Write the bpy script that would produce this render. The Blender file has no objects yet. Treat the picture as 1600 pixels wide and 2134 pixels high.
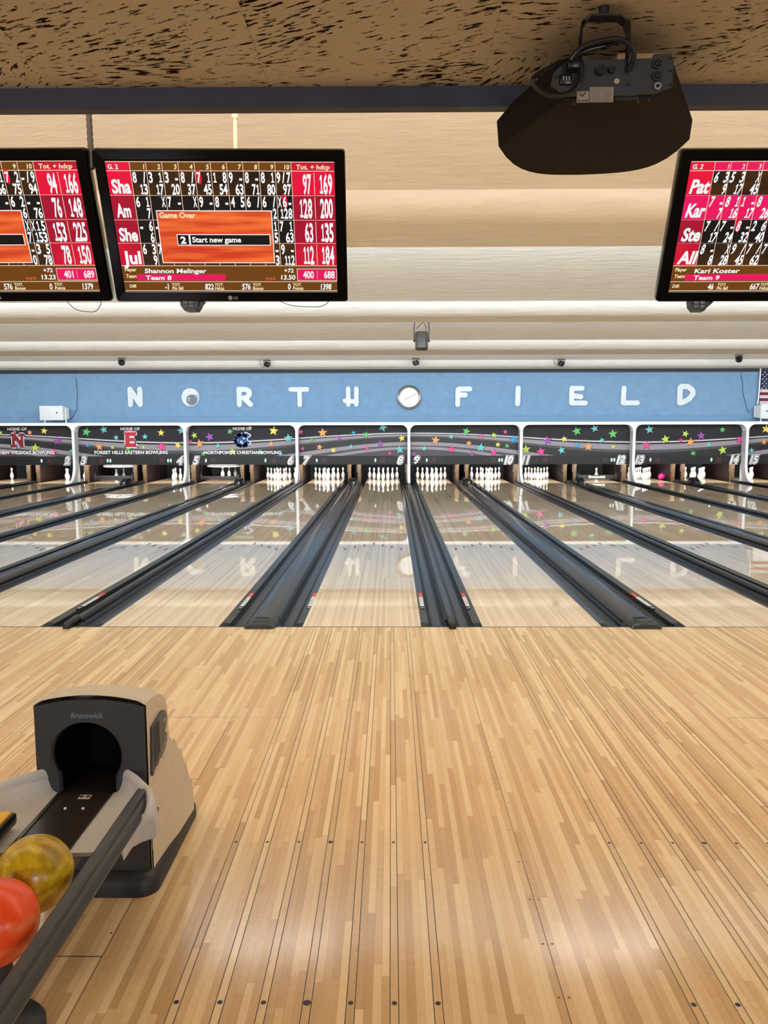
import bpy, bmesh, math, random
from math import sin, cos, pi, radians
from mathutils import Vector, Matrix

random.seed(7)
SC = bpy.context.scene
COL = SC.collection

# ------------------------------------------------------------------ camera
CAM = Vector((0.2622, -6.7916, 1.77735))
PITCH, YAW, ROLL, FPX = 0.1116, -0.009386, -0.002125, 1616.1
r0 = Vector((cos(YAW), -sin(YAW), 0))
fwd = Vector((sin(YAW) * cos(PITCH), cos(YAW) * cos(PITCH), -sin(PITCH)))
u0 = r0.cross(fwd)
RX = cos(ROLL) * r0 + sin(ROLL) * u0
UX = cos(ROLL) * u0 - sin(ROLL) * r0
cam_data = bpy.data.cameras.new('camera')
cam_data.sensor_fit = 'HORIZONTAL'
cam_data.sensor_width = 36.0
cam_data.lens = 36.0 * FPX / 1600.0
cam_data.clip_start = 0.05
cam = bpy.data.objects.new('camera', cam_data)
COL.objects.link(cam)
M = Matrix.Identity(4)
for i in range(3):
    M[i][0], M[i][1], M[i][2], M[i][3] = RX[i], UX[i], -fwd[i], CAM[i]
cam.matrix_world = M
SC.camera = cam

# ------------------------------------------------------------------ view, world, lights
SC.view_settings.view_transform = 'Standard'
SC.view_settings.look = 'None'
SC.view_settings.gamma = 1.0
SC.view_settings.use_curve_mapping = False
SC.view_settings.exposure = 0.0
W = bpy.data.worlds.new('world')
SC.world = W
W.use_nodes = True
W.node_tree.nodes['Background'].inputs[0].default_value = (1.0, 0.86, 0.70, 1)
W.node_tree.nodes['Background'].inputs[1].default_value = 0.12


def area(name, loc, size, sy, power, color, rot):
    d = bpy.data.lights.new(name, 'AREA')
    d.shape = 'RECTANGLE'
    d.size, d.size_y = size, sy
    d.energy = power
    d.color = color
    o = bpy.data.objects.new(name, d)
    o.location = loc
    o.rotation_euler = rot
    COL.objects.link(o)
    return o


XL, XR = -14.6, 16.2
XC, XW = (XL + XR) / 2, XR - XL
# cove lamps hidden behind the lip of every soffit (facing up and towards the pins)
LIPS = [-4.36, 0.30, 6.324, 12.349]
COVE = [(560, (1.0, 0.87, 0.70), 163), (1150, (0.70, 0.88, 1.0), 145), (720, (0.78, 0.90, 1.0), 125), (500, (0.84, 0.93, 1.0), 100)]
for L, (pw, colr, tilt) in zip(LIPS, COVE):
    z = 2.95 if L < 0 else 3.425 if L < 1 else 3.53
    area('cove_lamp', (XC, L + (0.20 if 0 < L < 1 else 0.10), z), XW - 0.6, 0.10, pw, colr, (radians(tilt), 0, 0))
# lamps behind the masking units, shining on the pins
area('pin_lamp', (XC, 17.35, 1.05), XW - 1.0, 0.12, 850, (1.0, 0.98, 0.95), (radians(48), 0, 0))
# wash lamps on the wall of the lettering, on top of the masking units
# added fill lamps, unseen behind the camera, lighting hood and balls from the front
for x in (-9, -3, 3, 9):
    area('fill_lamp', (x, -11.3, 2.68), 1.2, 0.6, 170, (0.94, 0.96, 1.0), (radians(66), 0, 0))


# ------------------------------------------------------------------ materials
def lin(c):
    return tuple(((v / 255) / 12.92 if v / 255 <= 0.04045 else ((v / 255 + 0.055) / 1.055) ** 2.4) for v in c)


class NT:
    def __init__(s, name):
        s.m = bpy.data.materials.new(name)
        s.m.use_nodes = True
        s.t = s.m.node_tree
        s.p = s.t.nodes['Principled BSDF']

    def n(s, kind, **kw):
        o = s.t.nodes.new(kind)
        for k, v in kw.items():
            setattr(o, k, v)
        return o

    def l(s, a, b):
        s.t.links.new(a, b)

    def math(s, op, a, b=None, c=None):
        o = s.n('ShaderNodeMath', operation=op)
        for i, v in enumerate((a, b, c)):
            if v is None:
                continue
            if isinstance(v, (int, float)):
                o.inputs[i].default_value = v
            else:
                s.l(v, o.inputs[i])
        return o.outputs[0]

    def ramp(s, fac, stops):
        o = s.n('ShaderNodeValToRGB')
        while len(o.color_ramp.elements) < len(stops):
            o.color_ramp.elements.new(0.5)
        for e, (p, c) in zip(o.color_ramp.elements, stops):
            e.position = p
            e.color = (*c, 1)
        s.l(fac, o.inputs[0])
        return o.outputs[0]


MATS = {}


def mat(name, rgb, rough=0.5, metal=0.0, var=0.06, scale=20.0, bump=0.0, coat=0.0, spec=None):
    """plain material with a little procedural variation"""
    if name in MATS:
        return MATS[name]
    s = NT(name)
    c = lin(rgb)
    tc = s.n('ShaderNodeTexCoord')
    nz = s.n('ShaderNodeTexNoise')
    nz.inputs['Scale'].default_value = scale
    nz.inputs['Detail'].default_value = 4
    s.l(tc.outputs['Object'], nz.inputs['Vector'])
    col = s.ramp(nz.outputs[0], [(0.3, tuple(v * (1 - var) for v in c)), (0.7, tuple(min(1, v * (1 + var)) for v in c))])
    s.l(col, s.p.inputs['Base Color'])
    s.p.inputs['Roughness'].default_value = rough
    s.p.inputs['Metallic'].default_value = metal
    if coat:
        s.p.inputs['Coat Weight'].default_value = coat
        s.p.inputs['Coat Roughness'].default_value = 0.08
    if spec is not None:
        s.p.inputs['Specular IOR Level'].default_value = spec
    if bump:
        b = s.n('ShaderNodeBump')
        b.inputs['Strength'].default_value = bump
        b.inputs['Distance'].default_value = 0.01
        s.l(nz.outputs[0], b.inputs['Height'])
        s.l(b.outputs[0], s.p.inputs['Normal'])
    MATS[name] = s.m
    return s.m


def emit(name, rgb, strength=1.0, rgb2=None, scale=(3, 3, 3)):
    if name in MATS:
        return MATS[name]
    s = NT(name)
    s.p.inputs['Base Color'].default_value = (0.01, 0.01, 0.01, 1)
    s.p.inputs['Roughness'].default_value = 0.3
    s.p.inputs['Specular IOR Level'].default_value = 0.1
    if rgb2:
        tc = s.n('ShaderNodeTexCoord')
        mp = s.n('ShaderNodeMapping')
        mp.inputs['Scale'].default_value = scale
        nz = s.n('ShaderNodeTexNoise')
        nz.inputs['Scale'].default_value = 1.0
        nz.inputs['Detail'].default_value = 3
        s.l(tc.outputs['Object'], mp.inputs[0])
        s.l(mp.outputs[0], nz.inputs['Vector'])
        s.l(s.ramp(nz.outputs[0], [(0.35, lin(rgb)), (0.65, lin(rgb2))]), s.p.inputs['Emission Color'])
    else:
        s.p.inputs['Emission Color'].default_value = (*lin(rgb), 1)
    s.p.inputs['Emission Strength'].default_value = strength
    MATS[name] = s.m
    return s.m


BOARD = 1.0541 / 39


def wood(name, c_dark, c_mid, c_light, seg, rough, seam, grain, roughvar=0.0, coat=0.0):
    s = NT(name)
    g = s.n('ShaderNodeNewGeometry')
    sp = s.n('ShaderNodeSeparateXYZ')
    s.l(g.outputs['Position'], sp.inputs[0])
    x, y = sp.outputs[0], sp.outputs[1]
    u = s.math('DIVIDE', x, BOARD)
    u = s.math('ADD', u, 1000.5)
    bx = s.math('FLOOR', u)
    wn = s.n('ShaderNodeTexWhiteNoise', noise_dimensions='1D')
    s.l(bx, wn.inputs['W'])
    off = s.math('MULTIPLY', wn.outputs[0], 9.0)
    by = s.math('FLOOR', s.math('DIVIDE', s.math('ADD', y, off), seg))
    cmb = s.n('ShaderNodeCombineXYZ')
    s.l(bx, cmb.inputs[0])
    s.l(by, cmb.inputs[1])
    wn2 = s.n('ShaderNodeTexWhiteNoise', noise_dimensions='2D')
    s.l(cmb.outputs[0], wn2.inputs['Vector'])
    # grain: noise stretched along the board
    cg = s.n('ShaderNodeCombineXYZ')
    s.l(s.math('MULTIPLY', x, 90.0), cg.inputs[0])
    s.l(s.math('MULTIPLY', y, 3.0), cg.inputs[1])
    s.l(s.math('MULTIPLY', wn2.outputs[0], 40.0), cg.inputs[2])
    nz = s.n('ShaderNodeTexNoise')
    nz.inputs['Scale'].default_value = 1.0
    nz.inputs['Detail'].default_value = 5
    s.l(cg.outputs[0], nz.inputs['Vector'])
    # cross figure (maple flecks)
    cf = s.n('ShaderNodeCombineXYZ')
    s.l(s.math('MULTIPLY', x, 18.0), cf.inputs[0])
    s.l(s.math('MULTIPLY', y, 42.0), cf.inputs[1])
    s.l(s.math('MULTIPLY', wn2.outputs[0], 70.0), cf.inputs[2])
    nf = s.n('ShaderNodeTexNoise')
    nf.inputs['Scale'].default_value = 1.0
    nf.inputs['Detail'].default_value = 3
    s.l(cf.outputs[0], nf.inputs['Vector'])
    v = s.math('ADD', wn2.outputs[0], s.math('MULTIPLY', s.math('SUBTRACT', nz.outputs[0], 0.5), grain))
    v = s.math('ADD', v, s.math('MULTIPLY', s.math('SUBTRACT', nf.outputs[0], 0.5), grain * 0.7))
    col = s.ramp(v, [(0.0, lin(c_dark)), (0.5, lin(c_mid)), (1.0, lin(c_light))])
    fr = s.math('FRACT', u)
    edge = s.math('LESS_THAN', s.math('MINIMUM', fr, s.math('SUBTRACT', 1.0, fr)), 0.022)
    mx = s.n('ShaderNodeMixRGB', blend_type='MULTIPLY')
    s.l(s.math('MULTIPLY', edge, seam), mx.inputs[0])
    s.l(col, mx.inputs[1])
    mx.inputs[2].default_value = (0.35, 0.25, 0.16, 1)
    s.l(mx.outputs[0], s.p.inputs['Base Color'])
    if roughvar:
        n3 = s.n('ShaderNodeTexNoise')
        n3.inputs['Scale'].default_value = 1.3
        s.l(g.outputs['Position'], n3.inputs['Vector'])
        s.l(s.math('ADD', rough - roughvar / 2, s.math('MULTIPLY', n3.outputs[0], roughvar)), s.p.inputs['Roughness'])
    else:
        s.p.inputs['Roughness'].default_value = rough
    if coat:
        s.p.inputs['Coat Weight'].default_value = coat
        s.p.inputs['Coat Roughness'].default_value = 0.02
        s.p.inputs['Specular IOR Level'].default_value = 0.15
    MATS[name] = s.m
    return s.m


def plaster(name, rgb, bump, rough=0.9, stretch=(1.2, 5, 5), big=0.05):
    s = NT(name)
    c = lin(rgb)
    g = s.n('ShaderNodeNewGeometry')
    mp = s.n('ShaderNodeMapping')
    mp.inputs['Scale'].default_value = stretch
    s.l(g.outputs['Position'], mp.inputs[0])
    n1 = s.n('ShaderNodeTexNoise')
    n1.inputs['Scale'].default_value = 2.0
    n1.inputs['Detail'].default_value = 6
    n1.inputs['Roughness'].default_value = 0.62
    s.l(mp.outputs[0], n1.inputs['Vector'])
    s.l(s.ramp(n1.outputs[0], [(0.3, tuple(v * (1 - big) for v in c)), (0.7, tuple(min(1, v * (1 + big)) for v in c))]), s.p.inputs['Base Color'])
    b = s.n('ShaderNodeBump')
    b.inputs['Strength'].default_value = bump
    b.inputs['Distance'].default_value = 0.04
    s.l(n1.outputs[0], b.inputs['Height'])
    s.l(b.outputs[0], s.p.inputs['Normal'])
    s.p.inputs['Roughness'].default_value = rough
    s.p.inputs['Specular IOR Level'].default_value = 0.2
    MATS[name] = s.m
    return s.m


def fissured(name, rgb, hole):
    """fissured acoustic tile: fissure direction changes from tile to tile"""
    s = NT(name)
    g = s.n('ShaderNodeNewGeometry')
    sp = s.n('ShaderNodeSeparateXYZ')
    s.l(g.outputs['Position'], sp.inputs[0])
    x, y = sp.outputs[0], sp.outputs[1]
    tx = s.math('FLOOR', s.math('DIVIDE', s.math('ADD', x, 100.13), 0.61))
    ty = s.math('FLOOR', s.math('DIVIDE', s.math('ADD', y, 100.06), 0.305))
    cb = s.n('ShaderNodeCombineXYZ')
    s.l(tx, cb.inputs[0])
    s.l(ty, cb.inputs[1])
    wn = s.n('ShaderNodeTexWhiteNoise', noise_dimensions='2D')
    s.l(cb.outputs[0], wn.inputs['Vector'])
    ang = s.math('MULTIPLY', s.math('POWER', wn.outputs[0], 1.6), 1.5)
    rot = s.n('ShaderNodeVectorRotate', rotation_type='Z_AXIS')
    s.l(g.outputs['Position'], rot.inputs['Vector'])
    s.l(ang, rot.inputs['Angle'])
    mp = s.n('ShaderNodeMapping')
    mp.inputs['Scale'].default_value = (22, 95, 1)
    s.l(rot.outputs[0], mp.inputs[0])
    n1 = s.n('ShaderNodeTexNoise')
    n1.inputs['Scale'].default_value = 1.0
    n1.inputs['Detail'].default_value = 5
    n1.inputs['Roughness'].default_value = 0.6
    s.l(mp.outputs[0], n1.inputs['Vector'])
    n2 = s.n('ShaderNodeTexNoise')
    n2.inputs['Scale'].default_value = 3.0
    s.l(g.outputs['Position'], n2.inputs['Vector'])
    v = s.math('ADD', n1.outputs[0], s.math('MULTIPLY', s.math('SUBTRACT', n2.outputs[0], 0.5), 0.35))
    mask = s.n('ShaderNodeMapRange')
    mask.inputs[1].default_value = 0.592
    mask.inputs[2].default_value = 0.618
    s.l(v, mask.inputs[0])
    fx = s.math('FRACT', s.math('DIVIDE', s.math('ADD', x, 100.13), 0.61))
    fy = s.math('FRACT', s.math('DIVIDE', s.math('ADD', y, 100.06), 0.305))
    ex = s.math('LESS_THAN', fx, 0.006)
    ey = s.math('LESS_THAN', fy, 0.012)
    hole_f = s.math('MAXIMUM', mask.outputs[0], s.math('MULTIPLY', s.math('MAXIMUM', ex, ey), 0.16))
    mx = s.n('ShaderNodeMixRGB')
    s.l(hole_f, mx.inputs[0])
    mx.inputs[1].default_value = (*lin(rgb), 1)
    mx.inputs[2].default_value = (*lin(hole), 1)
    s.l(mx.outputs[0], s.p.inputs['Base Color'])
    b = s.n('ShaderNodeBump', invert=True)
    b.inputs['Strength'].default_value = 0.6
    b.inputs['Distance'].default_value = 0.01
    s.l(hole_f, b.inputs['Height'])
    s.l(b.outputs[0], s.p.inputs['Normal'])
    s.p.inputs['Roughness'].default_value = 0.95
    s.p.inputs['Specular IOR Level'].default_value = 0.1
    MATS[name] = s.m
    return s.m


def marbled(name, c1, c2, c3, scale, rough=0.12):
    s = NT(name)
    tc = s.n('ShaderNodeTexCoord')
    nz = s.n('ShaderNodeTexNoise')
    nz.inputs['Scale'].default_value = scale
    nz.inputs['Detail'].default_value = 3
    nz.inputs['Distortion'].default_value = 2.2
    s.l(tc.outputs['Object'], nz.inputs['Vector'])
    s.l(s.ramp(nz.outputs[0], [(0.30, lin(c1)), (0.52, lin(c2)), (0.72, lin(c3))]), s.p.inputs['Base Color'])
    s.p.inputs['Roughness'].default_value = rough
    MATS[name] = s.m
    return s.m


approach_wood = wood('approach_maple', (194, 156, 110), (213, 177, 129), (230, 200, 154), 0.85, 0.14, 0.35, 0.5, roughvar=0.05)
lane_wood = wood('lane_maple', (211, 180, 141), (226, 198, 160), (238, 213, 177), 4.0, 0.35, 0.7, 0.35, coat=1.0)
black_seam = mat('black_seam', (28, 20, 14), 0.5)
brown_seam = mat('brown_seam', (116, 78, 46), 0.4)
plug_mat = mat('wood_plug', (170, 120, 72), 0.4)
dot_mat = mat('dark_dot', (30, 20, 14), 0.4)
white_paint = mat('white_paint', (244, 246, 248), 0.45, var=0.03)
fin_grey = mat('fin_grey_paint', (196, 196, 200), 0.5, var=0.03)
cove_plaster = plaster('cove_plaster', (236, 232, 226), 0.35)
tile = fissured('fissured_tile', (190, 184, 170), (34, 24, 15))
navy = mat('navy_paint', (46, 48, 62), 0.6, var=0.15, scale=6)
dark_trim = mat('charcoal_trim', (38, 40, 42), 0.6)
blue_wall = plaster('blue_wall_paint', (120, 153, 184), 0.10, stretch=(2, 2, 2.5), big=0.07)
beige_wall = plaster('beige_wall_paint', (176, 150, 120), 0.1)
black_plastic = mat('black_plastic', (16, 16, 17), 0.35)
gutter_mat = mat('gutter_plastic', (30, 30, 32), 0.2, var=0.10, scale=5, spec=0.3)
cap_mat = mat('capping_plastic', (25, 26, 28), 0.17, var=0.12, scale=5, spec=0.4)
void_mat = mat('pit_black', (12, 12, 13), 0.9)
pit_curtain = mat('pit_curtain', (22, 26, 28), 0.85)
tan_edge = mat('kickback_edge_wood', (92, 72, 48), 0.5, var=0.3, scale=9)
maroon = mat('kickback_maroon', (34, 16, 14), 0.5, var=0.3)
steel = mat('brushed_steel', (170, 172, 175), 0.3, metal=1.0)
silver = mat('silver_plastic', (150, 150, 150), 0.35, metal=0.3)


# ------------------------------------------------------------------ geometry builder
class G:
    def __init__(s):
        s.v, s.f, s.m = [], [], []

    def add(s, vs, fs, m=0):
        o = len(s.v)
        s.v += [tuple(p) for p in vs]
        s.f += [tuple(i + o for i in f) for f in fs]
        s.m += [m] * len(fs)

    def box(s, x0, x1, y0, y1, z0, z1, m=0):
        s.add([(x0, y0, z0), (x1, y0, z0), (x1, y1, z0), (x0, y1, z0), (x0, y0, z1), (x1, y0, z1), (x1, y1, z1), (x0, y1, z1)],
              [(0, 3, 2, 1), (4, 5, 6, 7), (0, 1, 5, 4), (1, 2, 6, 5), (2, 3, 7, 6), (3, 0, 4, 7)], m)

    def rbox(s, x0, x1, y0, y1, z0, z1, r=0.01, m=0, seg=2):
        bm = bmesh.new()
        bmesh.ops.create_cube(bm, size=1)
        for v in bm.verts:
            v.co = ((x0 + x1) / 2 + v.co.x * (x1 - x0), (y0 + y1) / 2 + v.co.y * (y1 - y0), (z0 + z1) / 2 + v.co.z * (z1 - z0))
        bmesh.ops.bevel(bm, geom=bm.edges[:], offset=r, segments=seg, profile=0.5, affect='EDGES')
        bm.verts.index_update()
        s.add([v.co[:] for v in bm.verts], [[v.index for v in f.verts] for f in bm.faces], m)
        bm.free()

    def quad(s, a, b, c, d, m=0):
        s.add([a, b, c, d], [(0, 1, 2, 3)], m)

    def poly(s, pts, m=0):
        s.add(pts, [tuple(range(len(pts)))], m)

    def loft(s, loops, m=0, closed=True, cap0=False, cap1=False):
        n = len(loops[0])
        vs = [p for lp in loops for p in lp]
        fs = []
        for k in range(len(loops) - 1):
            for i in range(n if closed else n - 1):
                j = (i + 1) % n
                fs.append((k * n + i, k * n + j, (k + 1) * n + j, (k + 1) * n + i))
        if cap0:
            fs.append(tuple(range(n))[::-1])
        if cap1:
            fs.append(tuple((len(loops) - 1) * n + i for i in range(n)))
        s.add(vs, fs, m)

    def prism(s, pts, off, m=0):
        """extrude a planar loop by the vector off"""
        o = Vector(off)
        s.loft([[Vector(p) for p in pts], [Vector(p) + o for p in pts]], m, True, True, True)

    def tube(s, pts, r, n=10, m=0, caps=True, closed=False):
        P = [Vector(p) for p in pts]
        loops = []
        prev = None
        N = len(P)
        for i, p in enumerate(P):
            if closed:
                t = (P[(i + 1) % N] - P[i - 1]).normalized()
            else:
                t = (P[min(i + 1, N - 1)] - P[max(i - 1, 0)]).normalized()
            if prev is None:
                a = Vector((0, 0, 1)) if abs(t.z) < 0.9 else Vector((1, 0, 0))
                nrm = t.cross(a).normalized()
            else:
                nrm = (prev - t * prev.dot(t)).normalized()
            prev = nrm
            b = t.cross(nrm)
            rr = r[i] if isinstance(r, (list, tuple)) else r
            loops.append([p + nrm * rr * cos(2 * pi * k / n) + b * rr * sin(2 * pi * k / n) for k in range(n)])
        if closed:
            loops.append(loops[0])
            caps = False
        s.loft(loops, m, True, caps, caps)

    def cyl(s, a, b, r, n=20, m=0, r2=None):
        s.tube([a, b], [r, r if r2 is None else r2], n, m)

    def lathe(s, prof, n=24, m=0, c=(0, 0, 0), mats=None):
        loops = [[(c[0] + r * cos(2 * pi * k / n), c[1] + r * sin(2 * pi * k / n), c[2] + z) for k in range(n)] for r, z in prof]
        for i in range(len(loops) - 1):
            s.loft([loops[i], loops[i + 1]], mats[i] if mats else m)
        s.poly(loops[0][::-1], mats[0] if mats else m)
        s.poly(loops[-1], mats[-1] if mats else m)

    def build(s, name, mats, parent=None, smooth=35, local=False):
        off = Vector((0, 0, 0)) if (parent is None or local) else parent['_o']
        me = bpy.data.meshes.new(name)
        me.from_pydata([tuple(Vector(v) - Vector(off)) for v in s.v], [], s.f)
        if not isinstance(mats, (list, tuple)):
            mats = [mats]
        for q in mats:
            me.materials.append(q)
        me.polygons.foreach_set('material_index', s.m)
        bm = bmesh.new()
        bm.from_mesh(me)
        bmesh.ops.remove_doubles(bm, verts=bm.verts, dist=1e-6)
        bmesh.ops.recalc_face_normals(bm, faces=bm.faces) if smooth else None
        bm.to_mesh(me)
        bm.free()
        if smooth:
            me.shade_smooth()
            me.set_sharp_from_angle(angle=radians(smooth))
        me.update()
        o = bpy.data.objects.new(name, me)
        COL.objects.link(o)
        if parent is not None:
            o.parent = parent
            o['_o'] = list(parent['_o'])
        return o


def tag(o, label, cat, group=None):
    o['label'] = label
    o['category'] = cat
    if group:
        o['group'] = group
    return o


ROOTS = []


def thing(name, loc, label, cat, group=None):
    o = bpy.data.objects.new(name, None)
    o.empty_display_size = 0.1
    o.location = loc
    COL.objects.link(o)
    o['_o'] = [float(v) for v in loc]
    ROOTS.append(o)
    return tag(o, label, cat, group)


def struct(o):
    o['kind'] = 'structure'
    return o


# ------------------------------------------------------------------ lettering helpers
_TC = {}


def glyphs(text, bold=0.0):
    k = (text, bold)
    if k not in _TC:
        c = bpy.data.curves.new('t', 'FONT')
        c.body = text
        c.size = 1.0
        c.offset = bold
        c.resolution_u = 3
        c.fill_mode = 'FRONT'
        o = bpy.data.objects.new('t', c)
        me = o.to_mesh()
        vs = [(v.co.x, v.co.y) for v in me.vertices]
        fs = [tuple(p.vertices) for p in me.polygons]
        o.to_mesh_clear()
        bpy.data.objects.remove(o)
        bpy.data.curves.remove(c)
        _TC[k] = (vs, fs)
    return _TC[k]


CAPH = None


def text(g, s, O, ex, ey, h, m=0, align='L', width=None, xs=1.0, shear=0.0, bold=0.02, outline=None, om=0, lift=None):
    """letters of cap height h on the plane O + a*ex + b*ey"""
    global CAPH
    if CAPH is None:
        v, _ = glyphs('H', 0)
        CAPH = max(p[1] for p in v)
    vs, fs = glyphs(s, bold)
    if not vs:
        return
    O, ex, ey = Vector(O), Vector(ex), Vector(ey)
    k = h / CAPH
    x0, x1 = min(p[0] for p in vs), max(p[0] for p in vs)
    w = (x1 - x0) * k * xs
    if width is not None:
        xs = xs * width / w
        w = width
    sh = {'L': 0, 'C': -w / 2, 'R': -w}[align]
    lift = Vector(lift) if lift is not None else Vector((0, 0, 0))

    def put(V, F, mi, lf):
        g.add([O + ex * (sh + (p[0] - x0) * k * xs + shear * p[1] * k) + ey * (p[1] * k) + lf for p in V], F, mi)
    if outline:
        ov, of = glyphs(s, bold + outline)
        put(ov, of, om, lift * 0.5)
    put(vs, fs, m, lift)


def stroke(g, pts, r, O, ex, ey, m=0, closed=False, depth=None, n=8):
    """thick rounded line drawn on a plane; depth extrudes it towards that vector"""
    O, ex, ey = Vector(O), Vector(ex), Vector(ey)
    P = list(pts) + ([pts[0]] if closed else [])
    for (ax, ay), (bx, by) in zip(P[:-1], P[1:]):
        t = math.atan2(by - ay, bx - ax)
        lp = [(bx + r * cos(t - pi / 2 + pi * k / n), by + r * sin(t - pi / 2 + pi * k / n)) for k in range(n + 1)]
        lp += [(ax + r * cos(t + pi / 2 + pi * k / n), ay + r * sin(t + pi / 2 + pi * k / n)) for k in range(n + 1)]
        W3 = [O + ex * a + ey * b for a, b in lp]
        if depth is None:
            g.poly(W3, m)
        else:
            g.prism(W3, depth, m)


def clip(poly, x0, x1, z0, z1):
    def cut(P, f, inter):
        out = []
        for i, b in enumerate(P):
            a = P[i - 1]
            if f(b):
                if not f(a):
                    out.append(inter(a, b))
                out.append(b)
            elif f(a):
                out.append(inter(a, b))
        return out

    def ix(v, k):
        def q(a, b):
            t = (v - a[k]) / (b[k] - a[k])
            return (a[0] + (b[0] - a[0]) * t, a[1] + (b[1] - a[1]) * t)
        return q
    for f, q in ((lambda p: p[0] >= x0, ix(x0, 0)), (lambda p: p[0] <= x1, ix(x1, 0)), (lambda p: p[1] >= z0, ix(z0, 1)), (lambda p: p[1] <= z1, ix(z1, 1))):
        if not poly:
            return []
        poly = cut(poly, f, q)
    return poly


EX, EZ = (1, 0, 0), (0, 0, 1)
WD = 'zero one two three four five six seven eight nine ten eleven twelve thirteen fourteen fifteen sixteen'.split()

# ------------------------------------------------------------------ layout
PAIR = 3.399
LANE = {8: 0.0, 7: -1.801}
for k in range(-4, 5):
    LANE[8 + 2 * k] = k * PAIR
    LANE[7 + 2 * k] = -1.801 + k * PAIR
LANE = {n: x for n, x in LANE.items() if 1 <= n <= 16}
HW = 1.0541 / 2
FOUL = -0.068
POSTX = [0.799 + k * PAIR for k in range(-4, 5)]
Z_SOF, Z_REC = 3.467, 3.657

# ------------------------------------------------------------------ floor (approach)
g = G()
g.box(XL, XR, -13.0, FOUL, -0.2, 0.0, 0)
zz = 0.0004


def strip(x0, x1, y0, y1, m, z=zz):
    g.quad((x0, y0, z), (x1, y0, z), (x1, y1, z), (x0, y1, z), m)


def disc(x, y, r, m, z=0.0008, n=14):
    g.poly([(x + r * cos(2 * pi * k / n), y + r * sin(2 * pi * k / n), z) for k in range(n)], m)


strip(XL, XR, FOUL - 0.017, FOUL, 1)
for n, c in LANE.items():
    for i in range(-3, 4):
        for sgn in (-0.5, 0.5):
            xx = c + (i * 5 + sgn) * BOARD
            strip(xx - 0.0013, xx + 0.0013, -8.5, FOUL - 0.02, 1)
        for yy, rr in ((-3.646, 0.007), (-4.577, 0.0085), (-0.16, 0.004)):
            disc(c + i * 5 * BOARD, yy, rr * (1.45 if i == 0 and yy < -1 else 1), 2)
for px in POSTX:
    strip(px - 0.001, px + 0.001, -8.5, FOUL - 0.02, 1)
    for k in range(14):
        for sx in (-0.016, 0.016):
            disc(px + sx, -4.802 + k * 0.252, 0.0045, 3)
for k in range(-4, 5):
    bx = -0.9 + k * PAIR
    for sx in (-0.187, 0.187):
        strip(bx + sx - 0.001, bx + sx + 0.001, -8.5, -2.2, 1)
        for yy in (-4.25, -3.6, -3.1, -2.6, -2.3):
            disc(bx + sx * 0.93, yy, 0.004, 2)
    for yy in (-4.371, -3.055, -2.22):
        strip(bx - 0.187, bx + 0.187, yy - 0.0018, yy + 0.0018, 1)
    strip(bx + 0.187, bx + 0.187 + 0.36, -2.2215, -2.2185, 3)
floor = struct(g.build('floor', [approach_wood, black_seam, dot_mat, brown_seam], smooth=0))

# ------------------------------------------------------------------ lanes
for n, c in sorted(LANE.items()):
    g = G()
    g.box(c - HW, c + HW, FOUL, 19.45, -0.12, 0.0, 0)
    for i in range(-3, 4):
        x, y = c + i * 5 * BOARD, 4.80 - abs(i) * 0.17
        g.add([(x - 0.018, y - 0.10, 0.001), (x + 0.018, y - 0.10, 0.001), (x, y + 0.13, 0.001)], [(0, 1, 2)], 1)
    for i in (-17, -14, -11, -8, -5, 5, 8, 11, 14, 17):
        disc(c + i * BOARD, 2.2, 0.008, 1, zz)
    for i, ya, yb in ((-10, 10.4, 11.3), (-5, 11.6, 12.4), (5, 11.6, 12.4), (10, 10.4, 11.3)):
        strip(c + (i - 0.5) * BOARD, c + (i + 0.5) * BOARD, ya + 0.6, yb + 0.6, 1, 0.001)
    o = g.build('bowling_lane', [lane_wood, dot_mat], smooth=0)
    tag(o, f'glossy maple bowling lane running up to lane sign {WD[n]}', 'lane', 'bowling lanes')

# ------------------------------------------------------------------ gutters and cappings between the lanes
GUT = 0.235


def gutter_profile(xa, xb, k=8):
    """cross-section from the lane edge xa to the capping xb"""
    d = 1 if xb > xa else -1
    led = 0.072
    pts = [(xa, -0.004), (xa + d * led, -0.012)]
    w = abs(xb - xa) - led - 0.012
    for i in range(k + 1):
        t = pi * i / k
        pts.append((xa + d * (led + w * (1 - cos(t)) / 2), -0.014 - 0.078 * sin(t) ** 0.8))
    pts.append((xb, -0.004))
    return pts


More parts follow.
